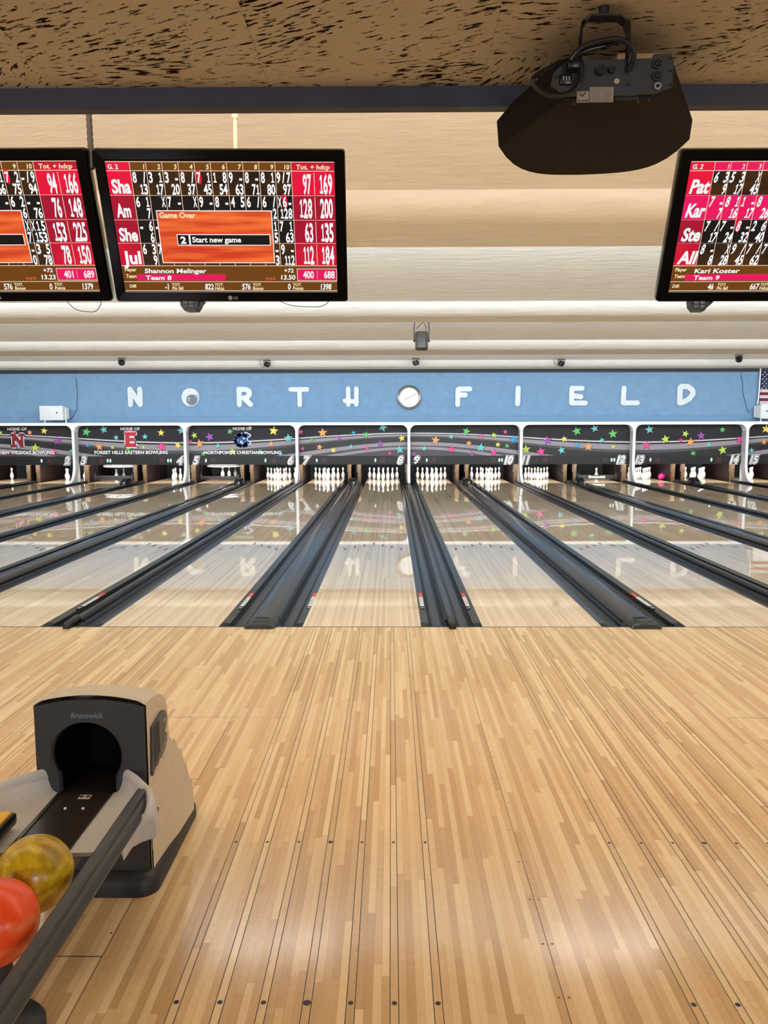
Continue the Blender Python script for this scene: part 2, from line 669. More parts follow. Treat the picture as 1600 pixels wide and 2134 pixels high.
sticker_w = mat('sticker_white', (225, 225, 222), 0.4)
sticker_r = mat('sticker_red', (196, 58, 40), 0.4)
gap_list = [('small', x) for x in POSTX] + [('large', -0.9 + k * PAIR) for k in range(-4, 5)]
for kind, gx in sorted(gap_list, key=lambda t: t[1]):
    left = max([n for n in LANE if LANE[n] < gx], default=None, key=lambda n: LANE[n])
    right = min([n for n in LANE if LANE[n] > gx], default=None, key=lambda n: LANE[n])
    if left is None or right is None:
        continue
    half = LANE[right] - HW - gx
    cw = half - GUT
    t = thing('lane_divider', (gx, FOUL, 0),
              f'black {"wide" if kind == "large" else "narrow"} capping between two gutters, dividing lanes {WD[left]} and {WD[right]}', 'gutter', 'gutters between the lanes')
    for sgn in (-1, 1):
        g = G()
        pr = gutter_profile(gx + sgn * half, gx + sgn * cw)
        ys = [FOUL, 17.6]
        g.loft([[(x, y, z) for x, z in pr] for y in ys], 0, closed=False)
        flat = [(x, max(z, -0.02)) for x, z in pr]
        g.loft([[(x, FOUL, z - 0.0) for x, z in flat], [(x, FOUL + 0.09, z) for x, z in flat], [(x, FOUL + 0.16, z) for x, z in pr]], 1, closed=False)
        xa, xb = sorted((gx + sgn * half, gx + sgn * cw))
        g.box(xa, xb, 0.2, 17.6, -0.14, -0.10, 1)
        g.build('gutter', [gutter_mat, black_plastic], t, smooth=50)
        inset = {(6, -1): 0.045, (7, -1): 0.035, (7, 1): 0.004, (8, -1): 0.022, (8, 1): 0.034, (9, 1): 0.038}.get((left, sgn))
        if inset is not None:
            st = G()
            xa = gx + sgn * (half - inset)
            xb = xa - sgn * 0.036
            x0, x1 = min(xa, xb), max(xa, xb)
            st.box(x0, x1, 0.62, 0.74, -0.012, -0.003, 2)
            st.box(x0, x1, 0.74, 1.14, -0.012, -0.003, 0)
            st.box(x0, x1, 1.14, 1.34, -0.012, -0.003, 1)
            for k in range(9):
                st.box(x0 + 0.006, x1 - 0.006, 0.80 + k * 0.036, 0.812 + k * 0.036, -0.004, -0.0026, 2)
            st.box(x0 + 0.008, x0 + 0.016, 0.65, 0.68, -0.004, -0.0024, 0)
            st.box(x1 - 0.016, x1 - 0.008, 0.65, 0.68, -0.004, -0.0024, 0)
            st.build('sticker', [sticker_w, sticker_r, black_plastic], t, smooth=0)['label'] = 'white and red warning sticker'
    g = G()
    if kind == 'large':
        pr = [(-cw, -0.10), (-cw, 0.0), (-cw + 0.015, 0.028), (-cw + 0.045, 0.04), (-cw * 0.5, 0.047), (0, 0.05), (cw * 0.5, 0.047), (cw - 0.045, 0.04), (cw - 0.015, 0.028), (cw, 0.0), (cw, -0.10)]
    else:
        pr = [(-cw, -0.10), (-cw, 0.005), (-cw + 0.006, 0.03), (-cw * 0.55, 0.044), (0, 0.047), (cw * 0.55, 0.044), (cw - 0.006, 0.03), (cw, 0.005), (cw, -0.10)]
    ys = [FOUL + 0.16, 8.0, 17.7]
    g.loft([[(gx + x, y, z) for x, z in pr] for y in ys], 0, closed=True, cap0=True, cap1=True)
    for sgn in (-1, 1):
        g.box(gx + sgn * (cw + 0.004) - 0.004, gx + sgn * (cw + 0.004) + 0.004, FOUL + 0.2, 17.6, -0.02, 0.012, 0)
    g.build('capping', cap_mat, t, smooth=50)
    # end nose lapping over the foul line
    g = G()
    if kind == 'large':
        def ring(y, f, h):
            return [(gx + x * f, y, min(z, 0) + max(z, 0) * h) if z > 0 else (gx + x * f, y, 0.002) for x, z in pr]
        g.loft([ring(FOUL - 0.085, 0.86, 0.35), ring(FOUL - 0.078, 0.93, 0.8), ring(FOUL - 0.05, 1.0, 1.0), ring(FOUL + 0.16, 1.03, 1.08), ring(FOUL + 0.19, 1.02, 1.0)], 0, True, True, True)
        g.rbox(gx - 0.075, gx + 0.075, FOUL - 0.01, FOUL + 0.06, 0.045, 0.054, 0.003)
        for k in range(5):
            g.box(gx - 0.06 + k * 0.025, gx - 0.045 + k * 0.025, FOUL + 0.10, FOUL + 0.14, 0.045, 0.057)
    else:
        path = [(gx, FOUL - 0.09, 0.012), (gx, FOUL - 0.085, 0.022), (gx, FOUL - 0.04, 0.027), (gx, FOUL + 0.17, 0.030)]
        g.tube(path, [0.012, 0.026, 0.034, 0.037], 14)
        g.box(gx - 0.03, gx + 0.03, FOUL - 0.08, FOUL + 0.16, 0.0, 0.02)
    g.build('end_cap', black_plastic, t, smooth=50)
    if kind == 'large' and 3 <= left <= 13:
        h = thing('ball_lift_cover', (gx, 16.4, 0.05), f'low black hooded cover on the capping between lanes {WD[left]} and {WD[right]}', 'cover', 'covers on the wide cappings')
        g = G()
        loops = []
        for y, w, z1 in ((16.05, 0.05, 0.06), (16.1, 0.10, 0.13), (16.3, 0.125, 0.19), (16.55, 0.12, 0.20), (16.6, 0.10, 0.05)):
            loops.append([(gx - w, y, 0.052), (gx - w * 0.95, y, z1 * 0.75), (gx - w * 0.6, y, z1), (gx + w * 0.6, y, z1), (gx + w * 0.95, y, z1 * 0.75), (gx + w, y, 0.052)])
        g.loft(loops, 0, True, True, True)
        g.build('cover_shell', black_plastic, h, smooth=40)
        g = G()
        g.rbox(gx + 0.03, gx + 0.085, 16.02, 16.08, 0.05, 0.12, 0.006)
        g.build('sensor_box', silver, h)

# ------------------------------------------------------------------ pit, curtain behind the pins
g = G()
g.box(XL, XR, 19.45, 20.6, -0.35, -0.25)
g.box(XL, XR, FOUL, 20.6, -0.40, -0.36)
struct(g.build('floor', void_mat, smooth=0))
g = G()
g.box(XL, XR, 20.4, 20.6, -0.35, 3.6)
struct(g.build('wall_pit', pit_curtain, smooth=0))

# ------------------------------------------------------------------ walls
g = G()
g.box(XL, XR, 17.30, 17.42, 1.60, 3.75, 0)
g.box(XL, XR, 17.285, 17.30, 2.05, 2.075, 0)
g.box(XL, XR, 17.28, 17.30, 3.25, 3.37, 0)
for x in (-2.9, -1.0, 1.55, 6.0):
    g.box(x, x + 0.004, 17.296, 17.2995, 1.86, 2.05, 0)
struct(g.build('wall_back', blue_wall, smooth=0))
g = G()
g.box(XL, XR, 17.20, 17.30, 3.369, Z_SOF + 0.01)
struct(g.build('trim_1', dark_trim, smooth=0))
for nm, xa, xb in (('wall_left', XL - 0.15, XL), ('wall_right', XR, XR + 0.15)):
    g = G()
    g.box(xa, xb, -13, 20.6, -0.4, 4.6)
    struct(g.build(nm, beige_wall, smooth=0))
g = G()
g.box(XL, XR, -13.15, -13.0, -0.2, 3.2)
struct(g.build('wall_rear', beige_wall, smooth=0))

# ------------------------------------------------------------------ ceilings
g = G()
g.box(XL, XR, -13.0, -4.43, 2.75, 2.80)
struct(g.build('ceiling', tile, smooth=0))
g = G()
g.box(XL, XR, -4.43, -4.39, 2.692, 2.92)
struct(g.build('trim_2', navy, smooth=0))
# saw-tooth ceiling over the lanes: sloping panels, rounded soffits, lips hiding the lamps
BENDS = [(-0.19, -0.186), (5.44, 5.53), (10.90, 11.133), (16.36, 16.268)]
ENDS = [0.30, 6.324, 12.349, 17.30]
prof = [(-4.40, 2.85), (-4.40, 4.25)]
for (yt, yb, dz), e in zip([(-0.74, -0.655, -0.123), (5.40, 5.55, 0), (10.88, 11.12, 0), (16.22, 16.34, 0)], ENDS):
    zr_, zs_ = Z_REC + dz * 1.1, Z_SOF + dz
    rb = 0.30 if e < 17 else 0.20
    prof += [(yt - 0.03 + rb * (1 - cos(pi / 2 * i / 12)), zs_ + (zr_ - zs_) * (1 - sin(pi / 2 * i / 12))) for i in range(13)] + [(e, zs_)]
    if e < 17:
        prof += [(e, zs_ + 0.035), (e - 0.03, zs_ + 0.035), (e - 0.03, 4.22)]
g = G()
NX = 1
g.loft([[(XL, y, z) for y, z in prof], [(XR, y, z) for y, z in prof]], 0, closed=False)
struct(g.build('ceiling', cove_plaster, smooth=40))

# bare tubes lying in the second cove (mirrored in the polished approach)
tube_glow = emit('tube_glow', (255, 252, 246), 75)
for x0, lab in ((-1.52, 'white fluorescent tube in the ceiling cove above lane eight'), (1.72, 'white fluorescent tube in the ceiling cove above lanes nine and ten')):
    t = thing('fluorescent_tube', (x0 + 0.6, 0.40, 3.40), lab, 'lamp', 'cove tubes')
    g = G()
    g.cyl((x0, 0.41, 3.425), (x0 + 1.2, 0.41, 3.425), 0.019, 12)
    g.build('tube', tube_glow, t)
    g = G()
    for xe in (x0 - 0.03, x0 + 1.2):
        g.box(xe, xe + 0.03, 0.28, 0.43, 3.395, 3.45)
    g.build('holder', white_paint, t, smooth=0)

# ------------------------------------------------------------------ masking units
YP, YF = 17.08, 16.78
panel_dark = mat('panel_charcoal', (45, 43, 47), 0.5, var=0.05, scale=3, spec=0.2)
ART = [panel_dark,
       mat('art_white', (240, 238, 238), 0.4), mat('art_lilac', (150, 141, 150), 0.4), mat('art_deep', (31, 29, 33), 0.4), mat('art_mid', (74, 70, 75), 0.4),
       mat('star_green', (88, 190, 92), 0.4), mat('star_teal', (110, 200, 200), 0.4), mat('star_lime', (190, 215, 80), 0.4), mat('star_yellow', (246, 222, 96), 0.4),
       mat('star_orange', (245, 160, 92), 0.4), mat('star_pink', (236, 62, 148), 0.4), mat('star_purple', (160, 70, 170), 0.4), mat('star_blue', (36, 160, 225), 0.4),
       mat('logo_maroon', (138, 20, 46), 0.4), mat('logo_red', (190, 20, 50), 0.4), mat('logo_blue', (20, 76, 160), 0.4), mat('art_black', (14, 12, 14), 0.4)]
SI = dict(g=5, t=6, l=7, y=8, o=9, k=10, p=11, b=12)
STARS = {0: [(-11.75, 1.568, 0.076, 'l'), (-11.31, 1.606, 0.067, 'k'), (-10.85, 1.575, 0.092, 'o'), (-10.4, 1.626, 0.116, 'y'), (-10.01, 1.316, 0.138, 'p'), (-10.7, 1.104, 0.147, 'l'), (-11.66, 0.939, 0.092, 'k'), (-10.15, 0.967, 0.122, 'k'), (-9.6, 1.002, 0.076, 't'), (-11.24, 1.212, 0.122, 'b')],
         1: [(-9.1, 1.587, 0.147, 'g'), (-8.56, 1.661, 0.128, 't'), (-8.19, 1.412, 0.092, 't'), (-7.78, 1.629, 0.092, 'k'), (-7.3, 1.438, 0.098, 't'), (-9.07, 1.177, 0.079, 'b'), (-8.72, 1.131, 0.128, 'o'), (-8.31, 1.115, 0.073, 'l'), (-7.83, 1.084, 0.116, 'g'), (-7.36, 1.113, 0.076, 'l'), (-6.8, 1.128, 0.153, 'k'), (-6.8, 1.558, 0.116, 'y'), (-6.18, 1.626, 0.128, 't'), (-6.29, 1.166, 0.116, 'y')],
         2: [(-5.78, 1.474, 0.107, 'l'), (-5.31, 1.428, 0.138, 'p'), (-4.68, 1.593, 0.098, 'g'), (-5.9, 1.287, 0.067, 'k'), (-5.62, 1.226, 0.147, 'o'), (-5.06, 1.155, 0.092, 't'), (-4.07, 1.712, 0.067, 'o'), (-3.34, 1.611, 0.153, 'y'), (-2.89, 1.384, 0.144, 't'), (-3.42, 1.212, 0.098, 'o'), (-4.62, 0.972, 0.128, 'l'), (-5.52, 0.913, 0.092, 'g'), (-3.77, 0.955, 0.098, 't'), (-3.13, 0.878, 0.092, 'b')],
         3: [(-2.51, 1.573, 0.092, 'k'), (-1.84, 1.548, 0.153, 'o'), (-2.18, 1.322, 0.086, 'g'), (-1.33, 1.405, 0.092, 'p'), (-0.89, 1.546, 0.073, 'b'), (-0.51, 1.479, 0.116, 'g'), (0.01, 1.719, 0.147, 't'), (0.59, 1.377, 0.11, 'y'), (-1.94, 1.109, 0.104, 'o'), (-2.46, 1.068, 0.073, 'k'), (-1.51, 1.012, 0.098, 'y'), (-0.97, 1.117, 0.092, 't'), (-0.48, 1.08, 0.092, 'k'), (-0.08, 1.215, 0.116, 'p'), (0.53, 1.029, 0.144, 't'), (0.22, 0.912, 0.073, 'k')],
         4: [(1.62, 1.315, 0.144, 'o'), (1.28, 1.061, 0.092, 't'), (0.96, 0.886, 0.116, 'p'), (2.1, 1.428, 0.098, 't'), (2.56, 1.584, 0.128, 'g'), (3.02, 1.448, 0.079, 'k'), (3.4, 1.462, 0.098, 'l'), (3.75, 1.567, 0.073, 'k'), (4.01, 1.328, 0.138, 'b'), (2.64, 1.216, 0.098, 'o'), (2.11, 1.029, 0.116, 'k'), (3.01, 1.085, 0.147, 't'), (3.53, 1.178, 0.086, 'y'), (3.81, 1.138, 0.086, 'g'), (3.41, 0.936, 0.122, 'k'), (2.73, 0.883, 0.104, 'p')],
         5: [(4.39, 1.025, 0.153, 'l'), (5.04, 1.302, 0.147, 'p'), (5.55, 1.34, 0.104, 'y'), (5.93, 1.58, 0.147, 'g'), (4.85, 0.955, 0.147, 'k'), (5.48, 0.999, 0.122, 't'), (5.95, 1.164, 0.086, 'b'), (6.3, 1.103, 0.138, 'o'), (6.47, 1.664, 0.124, 't'), (7.03, 1.495, 0.149, 'g'), (6.7, 1.296, 0.096, 't'), (7.06, 1.106, 0.089, 'l')],
         6: [(8.14, 1.629, 0.138, 't'), (8.64, 1.33, 0.138, 'l'), (8.06, 1.153, 0.138, 'k'), (9.11, 1.291, 0.077, 'k'), (9.24, 1.494, 0.113, 'l'), (9.72, 1.435, 0.136, 'p'), (10.36, 1.616, 0.101, 'g'), (10.96, 1.719, 0.082, 'o'), (9.4, 1.245, 0.146, 'o'), (9.97, 1.167, 0.097, 't'), (10.89, 1.309, 0.126, 'k'), (10.39, 0.993, 0.146, 'l'), (9.5, 0.899, 0.097, 'g')],
         7: [(11.68, 1.642, 0.146, 'y'), (11.64, 1.24, 0.097, 'o'), (11.27, 0.982, 0.097, 't')]}
ZB0, ZB1, ZP1 = 0.574, 0.84, 1.78
lamp_green = emit('lamp_green_white', (215, 255, 235), 1.1)
lamp_off = mat('lamp_off', (30, 34, 34), 0.4)
lamp_x = mat('lamp_cross_red', (96, 24, 34), 0.4)
band_mat = mat('band_black', (15, 18, 19), 0.45, var=0.08, scale=4)
SIG = {2: (-10.518, -10.274, -10.051, 'a'), 3: (-8.908, -8.67, -8.433, 'b'), 4: (-7.024, -6.802, -6.565, 'b'), 5: (-5.439, -5.217, -4.98, 'a'), 6: (-3.605, -3.353, -3.146, 'a'),
       7: (-2.024, -1.802, -1.581, 'a'), 8: (-0.224, 0.012, 0.233, 'a'), 9: (1.353, 1.574, 1.81, 'a'), 10: (3.163, 3.399, 3.619, 'b'), 11: (4.736, 4.986, 5.206, 'n'), 12: (6.6, 6.82, 7.055, 'b'),
       13: (8.198, 8.418, 8.652, 'a'), 14: (10.057, 10.291, 10.525, 'a'), 15: (11.68, 11.9, 12.12, 'n')}
NUMX = {1: -12.55, 2: -9.709, 3: -9.205, 4: -6.239, 5: -5.735, 6: -2.821, 7: -2.349, 8: 0.543, 9: 1.044, 10: 3.913, 11: 4.442, 12: 7.348, 13: 7.919, 14: 10.803, 15: 11.402, 16: 14.2}
SLABN = [(0, 1), (.34, 1), (.70, .44), (.70, .84), (.58, .84), (.58, 1), (1, 1), (1, .84), (.9, .84), (.9, 0), (.68, 0), (.30, .58), (.30, .16), (.42, .16), (.42, 0), (0, 0), (0, .16), (.1, .16), (.1, .84), (0, .84)]
SLABE = [(0, 1), (1, 1), (.86, .74), (.36, .74), (.36, .62), (.84, .62), (.74, .5), (.84, .38), (.36, .38), (.36, .26), (.86, .26), (1, 0), (.05, 0), (.1, .12), (.1, .88)]


def band_z(x, hi, lo):
    w = cos(2 * pi * (x - 0.98) / 13.8)
    return (hi + lo) / 2 + (hi - lo) / 2 * w


PY = lambda y: 1.7635 - (y - 887) * 0.01482        # panel height of an image row measured on the panel
BANDS = [  # top (hump, dip), bottom (hump, dip), material
    (900.6, 919.2, 902.0, 921.0, 4), (902.2, 921.2, 903.6, 923.0, 1), (903.6, 923.0, 905.3, 926.5, 16), (905.3, 926.8, 908.8, 938.0, 2),
    (908.8, 938.0, 910.6, 944.0, 4), (910.6, 944.0, 920.8, 960.0, 3), (920.8, 962.0, 927.8, 972.0, 2), (927.8, 972.0, 930.5, 985.0, 4), (930.5, 985, 936.0, 992, 2), (936, 992, 951, 1010, 4)]
for k in range(8):
    xa, xb = POSTX[k] + 0.041, POSTX[k + 1] - 0.041
    la, lb = 2 * k + 1, 2 * k + 2
    extra = {0: ' and a maroon slab N', 1: ' and a red letter E', 2: ' and a blue interlocked NC'}.get(k, '')
    t = thing('masking_unit', ((xa + xb) / 2, YP, ZB0), f'dark star-patterned masking panel over lanes {WD[la]} and {WD[lb]}{extra}', 'sign', 'masking units above the pins')
    g = G()
    g.box(xa, xb, YP, YP + 0.04, ZB1 - 0.02, ZP1 + 0.06, 0)
    yy = YP - 0.0015
    NS = 28
    for th, td, bh, bd, mi in BANDS:
        for i in range(NS):
            x0, x1 = xa + (xb - xa) * i / NS, xa + (xb - xa) * (i + 1) / NS
            pts = [(x0, band_z(x0, PY(bh), PY(bd))), (x1, band_z(x1, PY(bh), PY(bd))), (x1, band_z(x1, PY(th), PY(td))), (x0, band_z(x0, PY(th), PY(td)))]
            pts = clip(pts, xa, xb, ZB1, ZP1 + 0.05)
            if len(pts) > 2:
                g.poly([(x, yy, z) for x, z in pts], mi)
    rs = random.Random(k)
    for sx, sz, sr, sc in STARS[k]:
        a0 = rs.uniform(-0.35, 0.35)
        for rr, mi, dy in ((sr * 1.12, 16, 0.003), (sr, SI[sc], 0.0045)):
            pts = []
            for j in range(10):
                q = rr if j % 2 == 0 else rr * 0.42
                a = pi / 2 + a0 + j * pi / 5
                pts.append((sx + q * cos(a), sz + q * sin(a)))
            off = 0.0 if mi != 16 else 0.006
            pts = clip([(x + off, z - off) for x, z in pts], xa, xb, ZB1, ZP1 + 0.05)
            if len(pts) > 2:
                g.poly([(x, YP - dy, z) for x, z in pts], mi)
    lf = (0, -0.008, 0)
    if k == 0:
        cx = -11.23
        text(g, 'HOME OF', (cx, YP, 1.640), EX, EZ, 0.082, 1, 'C', width=0.60, bold=0.03, lift=lf)
        text(g, 'NORTHVIEW WILDCAT BOWLING', (cx, YP, 0.91), EX, EZ, 0.095, 1, 'C', width=2.2, bold=0.03, lift=lf)
        P = [(cx - 0.22 + 0.44 * a, 1.11 + 0.44 * b) for a, b in SLABN]
        stroke(g, P, 0.022, (0, YP - 0.007, 0), EX, EZ, 1, closed=True)
        g.poly([(x, YP - 0.0085, z) for x, z in P], 13)
    if k == 1:
        cx = -7.745
        text(g, 'HOME OF', (cx, YP, 1.640), EX, EZ, 0.082, 1, 'C', width=0.60, bold=0.03, lift=lf)
        text(g, 'FOREST HILLS EASTERN BOWLING', (cx, YP, 0.91), EX, EZ, 0.095, 1, 'C', width=2.26, bold=0.03, lift=lf)
        P = [(cx - 0.205 + 0.41 * a, 1.12 + 0.46 * b) for a, b in SLABE]
        stroke(g, P, 0.024, (0, YP - 0.007, 0), EX, EZ, 1, closed=True)
        g.poly([(x, YP - 0.0085, z) for x, z in P], 14)
    if k == 2:
        cx = -4.30
        text(g, 'HOME OF', (cx, YP, 1.637), EX, EZ, 0.082, 1, 'C', width=0.58, bold=0.03, lift=lf)
        text(g, 'NORTHPOINTE CHRISTIAN BOWLING', (cx, YP, 0.905), EX, EZ, 0.088, 1, 'C', width=2.38, bold=0.03, lift=lf)
        arc = [(cx - 0.02 + 0.20 * cos(a), 1.32 + 0.17 * sin(a)) for a in [radians(50 + 26 * i) for i in range(11)]]
        nn = [(cx - 0.11, 1.18), (cx - 0.10, 1.49), (cx + 0.10, 1.17), (cx + 0.11, 1.52)]
        cr = [(cx + 0.03, 1.455), (cx + 0.20, 1.47)]
        ft = [(cx - 0.14, 1.18), (cx - 0.06, 1.175)]
        f2 = [(cx + 0.13, 1.24), (cx + 0.20, 1.25)]
        for w_, mi, dy in ((0.062, 1, 0.007), (0.036, 15, 0.0085)):
            for pl in (arc, nn, cr, ft, f2):
                stroke(g, pl, w_, (0, YP - dy, 0), EX, EZ, mi)
    g.build('art_panel', ART, t, smooth=0)
    # black band with signal lamps and lane numbers
    g = G()
    g.box(xa, xb, YP - 0.02, YP + 0.04, ZB0, ZB1)
    band = g.build('signal_band', band_mat, t, smooth=0)
    for n in (la, lb):
        if n in SIG:
            s1, s2, s3, mode = SIG[n]
            def oval(x, lit):
                q = G()
                q.cyl((x, YP - 0.019, 0.706), (x, YP - 0.0225, 0.706), 0.028, 16)
                q.v = [(px_, py_, 0.706 + (pz_ - 0.706) * 2.1) for px_, py_, pz_ in q.v]
                o_ = q.build('signal_lamp', lamp_green if lit else lamp_off, band, smooth=30)
                if lit:
                    o_['label'] = 'lit green-white oval lamp'
            oval(s1, mode == 'a')
            oval(s3 - 0.042, mode == 'b')
            oval(s3 + 0.042, mode == 'b')
            q = G()
            q.cyl((s2, YP - 0.019, 0.706), (s2, YP - 0.0215, 0.706), 0.098, 24)
            for d in (-1, 1):
                stroke(q, [(s2 - 0.05 * d, 0.655), (s2 + 0.05 * d, 0.757)], 0.016, (0, YP - 0.0222 - 0.0003 * d, 0), EX, EZ, 1)
            q.build('cross_lamp', [lamp_off, lamp_x], band, smooth=0)['label'] = 'dim red cross lamp'
        g = G()
        w_ = 0.22 if n < 10 else 0.36
        o_ = (NUMX[n], YP - 0.021, 0.60)
        for b, mi, dy in ((0.13, 0, 0.001), (0.075, 1, 0.002), (0.035, 0, 0.003)):
            text(g, str(n), (o_[0] - w_ / 2 + (0.0 if b > 0.1 else 0.018) - b * 0.1, o_[1], o_[2]), EX, EZ, 0.215, mi, 'L', xs=0.95 if n < 10 else 0.85, shear=0.25, bold=b, lift=(0, -dy, 0))
        g.build('lane_number', [ART[1], ART[16]], band, smooth=0)
    # white frame: top rail with rounded inner corners
    g = G()
    zt, zb = 1.864, 1.778
    R = 0.19
    fx0, fx1 = POSTX[k] + 0.0405, POSTX[k + 1] - 0.0405
    lp = [(fx0, zt), (fx0, zb - R)]
    lp += [(fx0 + R - R * cos(a), zb - R + R * sin(a)) for a in [pi / 2 * i / 10 for i in range(1, 11)]]
    lp += [(fx1 - R + R * sin(a), zb - R + R * cos(a)) for a in [pi / 2 * i / 10 for i in range(0, 10)]]
    lp += [(fx1, zb - R), (fx1, zt)]
    # split into convex-ish strips: left corner, rail, right corner
    L1 = [(POSTX[k], zt), (fx0, zt)] if False else None
    inner = lp[1:-1]
    outer = [(fx0, zt)] * 1
    n_in = len(inner)
    top = [(fx0 if i == 0 else (fx1 if i == n_in - 1 else inner[i][0]), zt) for i in range(n_in)]
    fr, bk = [], []
    for (a, b), (c_, d) in zip(inner, top):
        fr.append([(a, YF, b), (c_, YF, d)])
        bk.append([(a, YP, b), (c_, YP, d)])
    loops = [[fr[i][0], fr[i][1], bk[i][1], bk[i][0]] for i in range(n_in)]
    g.loft(loops, 0, True, True, True)
    g.build('frame', white_paint, t, smooth=40)

# posts between the units, feet sweeping forward onto the cappings
for k, px in enumerate(POSTX):
    g = G()
    prof_f = [(YF, 1.861), (YF, 0.62), (YF - 0.01, 0.50), (YF - 0.045, 0.38), (YF - 0.11, 0.25), (YF - 0.22, 0.13), (YF - 0.36, 0.063), (YF - 0.40, 0.052)]
    hw = 0.04
    loops = []
    for y, z in prof_f:
        loops.append([(px - hw, y, z), (px + hw, y, z), (px + hw, YP + 0.02, z), (px - hw, YP + 0.02, z)])
    g.loft(loops, 0, True, True, True)
    for i, fc in enumerate(g.f):
        pass
    o = g.build('masking_post', [white_paint, fin_grey], smooth=40)
    for p in o.data.polygons:
        if abs(p.normal.x) > 0.7:
            p.material_index = 1
    nxt = f'between lanes {WD[2 * k]} and {WD[2 * k + 1]}' if 0 < k < 8 else ('left of lane one' if k == 0 else 'right of lane sixteen')
    tag(o, f'white curved-foot post of the masking units, {nxt}', 'post', 'white masking posts')

# ------------------------------------------------------------------ kickbacks and pin machinery
for kind, gx in sorted(gap_list, key=lambda t: t[1]):
    left = max([n for n in LANE if LANE[n] < gx], default=0, key=lambda n: LANE[n])
    offs = (-0.15, 0.15) if kind == 'large' else (0.0,)
    for ox in offs:
        w = 0.045 if kind == 'large' else 0.06
        x = gx + ox
        if x < XL + 0.2 or x > XR - 0.2:
            continue
        side = ('left one ' if ox < 0 else 'right one ') if ox else ''
        t = thing('kickback_board', (x, 18.7, -0.2), f'maroon kickback board with tan front edge, {side}between lanes {WD[left]} and {WD[left + 1] if left < 16 else "the wall"}', 'board', 'kickbacks beside the pin decks')
        g = G()
        g.box(x - w, x + w, 17.78, 20.0, -0.2, 0.62)
        g.build('board', maroon, t, smooth=0)
        g = G()
        g.rbox(x - w - 0.006, x + w + 0.006, 17.70, 17.78, -0.10, 0.66, 0.008)
        g.rbox(x - w - 0.012, x + w + 0.012, 17.78, 19.3, 0.60, 0.66, 0.006)
        g.build('edge_trim', tan_edge, t, smooth=40)
        g = G()
        g.cyl((x - w - 0.02, 17.74, 0.30), (x - w - 0.02, 17.74, 0.9), 0.015, 8)
        g.cyl((x + w + 0.02, 17.76, 0.52), (x + w + 0.02, 17.76, 0.66), 0.02, 8)
        g.build('rod', steel, t)

deck_white = mat('machine_white', (214, 218, 220), 0.35)


def machine(n):
    c = LANE[n]
    t = thing('pinsetter', (c, 18.75, 0.45), f'white oval pinsetter table lowered over the pins of lane {WD[n]}', 'pinsetter', 'lowered pinsetters')
    g = G()
    ring = [(c + 0.54 * cos(2 * pi * i / 40), 18.55 + 0.40 * sin(2 * pi * i / 40), 0.455) for i in range(40)]
    g.tube(ring, 0.022, 8, closed=True)
    g.build('rim', deck_white, t)
    g = G()
    g.poly([(c + 0.54 * cos(2 * pi * i / 40), 18.55 + 0.40 * sin(2 * pi * i / 40), 0.50) for i in range(40)])
    g.prism([(c + 0.50 * cos(2 * pi * i / 40), 18.55 + 0.37 * sin(2 * pi * i / 40), 0.50) for i in range(40)], (0, 0, 0.05))
    g.build('table', deck_white, t)
    for i in range(8):
        a = 2 * pi * (i + 0.5) / 8
        g = G()
        g.cyl((c + 0.5 * cos(a), 18.55 + 0.37 * sin(a), 0.44), (c + 0.5 * cos(a), 18.55 + 0.37 * sin(a), 0.60), 0.014, 8)
        g.build('hanger', steel, t)


machine(3)
machine(5)


def sweep(n, z0, z1, y, brand=False):
    c = LANE[n]
    t = thing('sweep_bar', (c, y, z0), f'black sweep bar lowered across lane {WD[n]}' + (' with white brand lettering' if brand else ' in front of the pins'), 'bar', 'lowered sweep bars')
    g = G()
    g.rbox(c - 0.60, c + 0.60, y, y + 0.05, z0, z1, 0.012)
    for sx in (-1, 1):
        g.rbox(c + sx * 0.60 - 0.03, c + sx * 0.60 + 0.03, y - 0.01, y + 0.10, z0 - 0.01, z1 + 0.05, 0.01)
    g.build('bar', mat('sweep_black', (30, 32, 33), 0.4), t)
    if brand:
        g = G()
        text(g, 'Brunswick', (c, y - 0.002, z0 + 0.045), EX, EZ, 0.075, 0, 'C', width=0.53, bold=0.02, lift=(0, -0.002, 0))
        g.build('lettering', ART[1], t, smooth=0)
    for sx in (-1, 1):
        g = G()
        g.tube([(c + sx * 0.62, y + 0.05, z1 - 0.02), (c + sx * 0.64, y + 0.25, 0.40), (c + sx * 0.64, y + 0.6, 0.72)], 0.018, 8)
        g.build('arm', black_plastic, t)


sweep(3, 0.035, 0.19, 17.86)
sweep(5, 0.06, 0.17, 17.86)
sweep(12, 0.05, 0.19, 17.86, True)

# ------------------------------------------------------------------ pins
IN = 0.0254
pin_white = mat('pin_white', (238, 238, 236), 0.25, var=0.02)
pin_red = mat('pin_red', (190, 30, 50), 0.3)
PPROF = [(0.80, 0), (1.015, 0.05), (1.414, 0.75), (1.953, 2.25), (2.255, 3.375), (2.383, 4.5), (2.281, 5.875), (1.852, 7.25), (1.236, 8.625), (1.05, 9.2), (0.96, 9.65), (0.90, 10.0), (0.90, 10.25), (0.935, 10.65), (0.98, 11.1), (1.047, 11.75), (1.203, 12.625), (1.273, 13.5), (1.20, 14.1), (1.0, 14.55), (0.65, 14.87), (0.25, 14.98)]
PMAT = []
for (r_, z_), (r2, z2) in zip(PPROF[:-1], PPROF[1:]):
    zm = (z_ + z2) / 2
    PMAT.append(1 if 9.2 < zm < 9.65 or 10.25 < zm < 10.65 else 0)
g = G()
g.lathe([(r_ * IN, z_ * IN) for r_, z_ in PPROF], 20, mats=PMAT)
pin_proto = g.build('bowling_pin', [pin_white, pin_red], smooth=60)
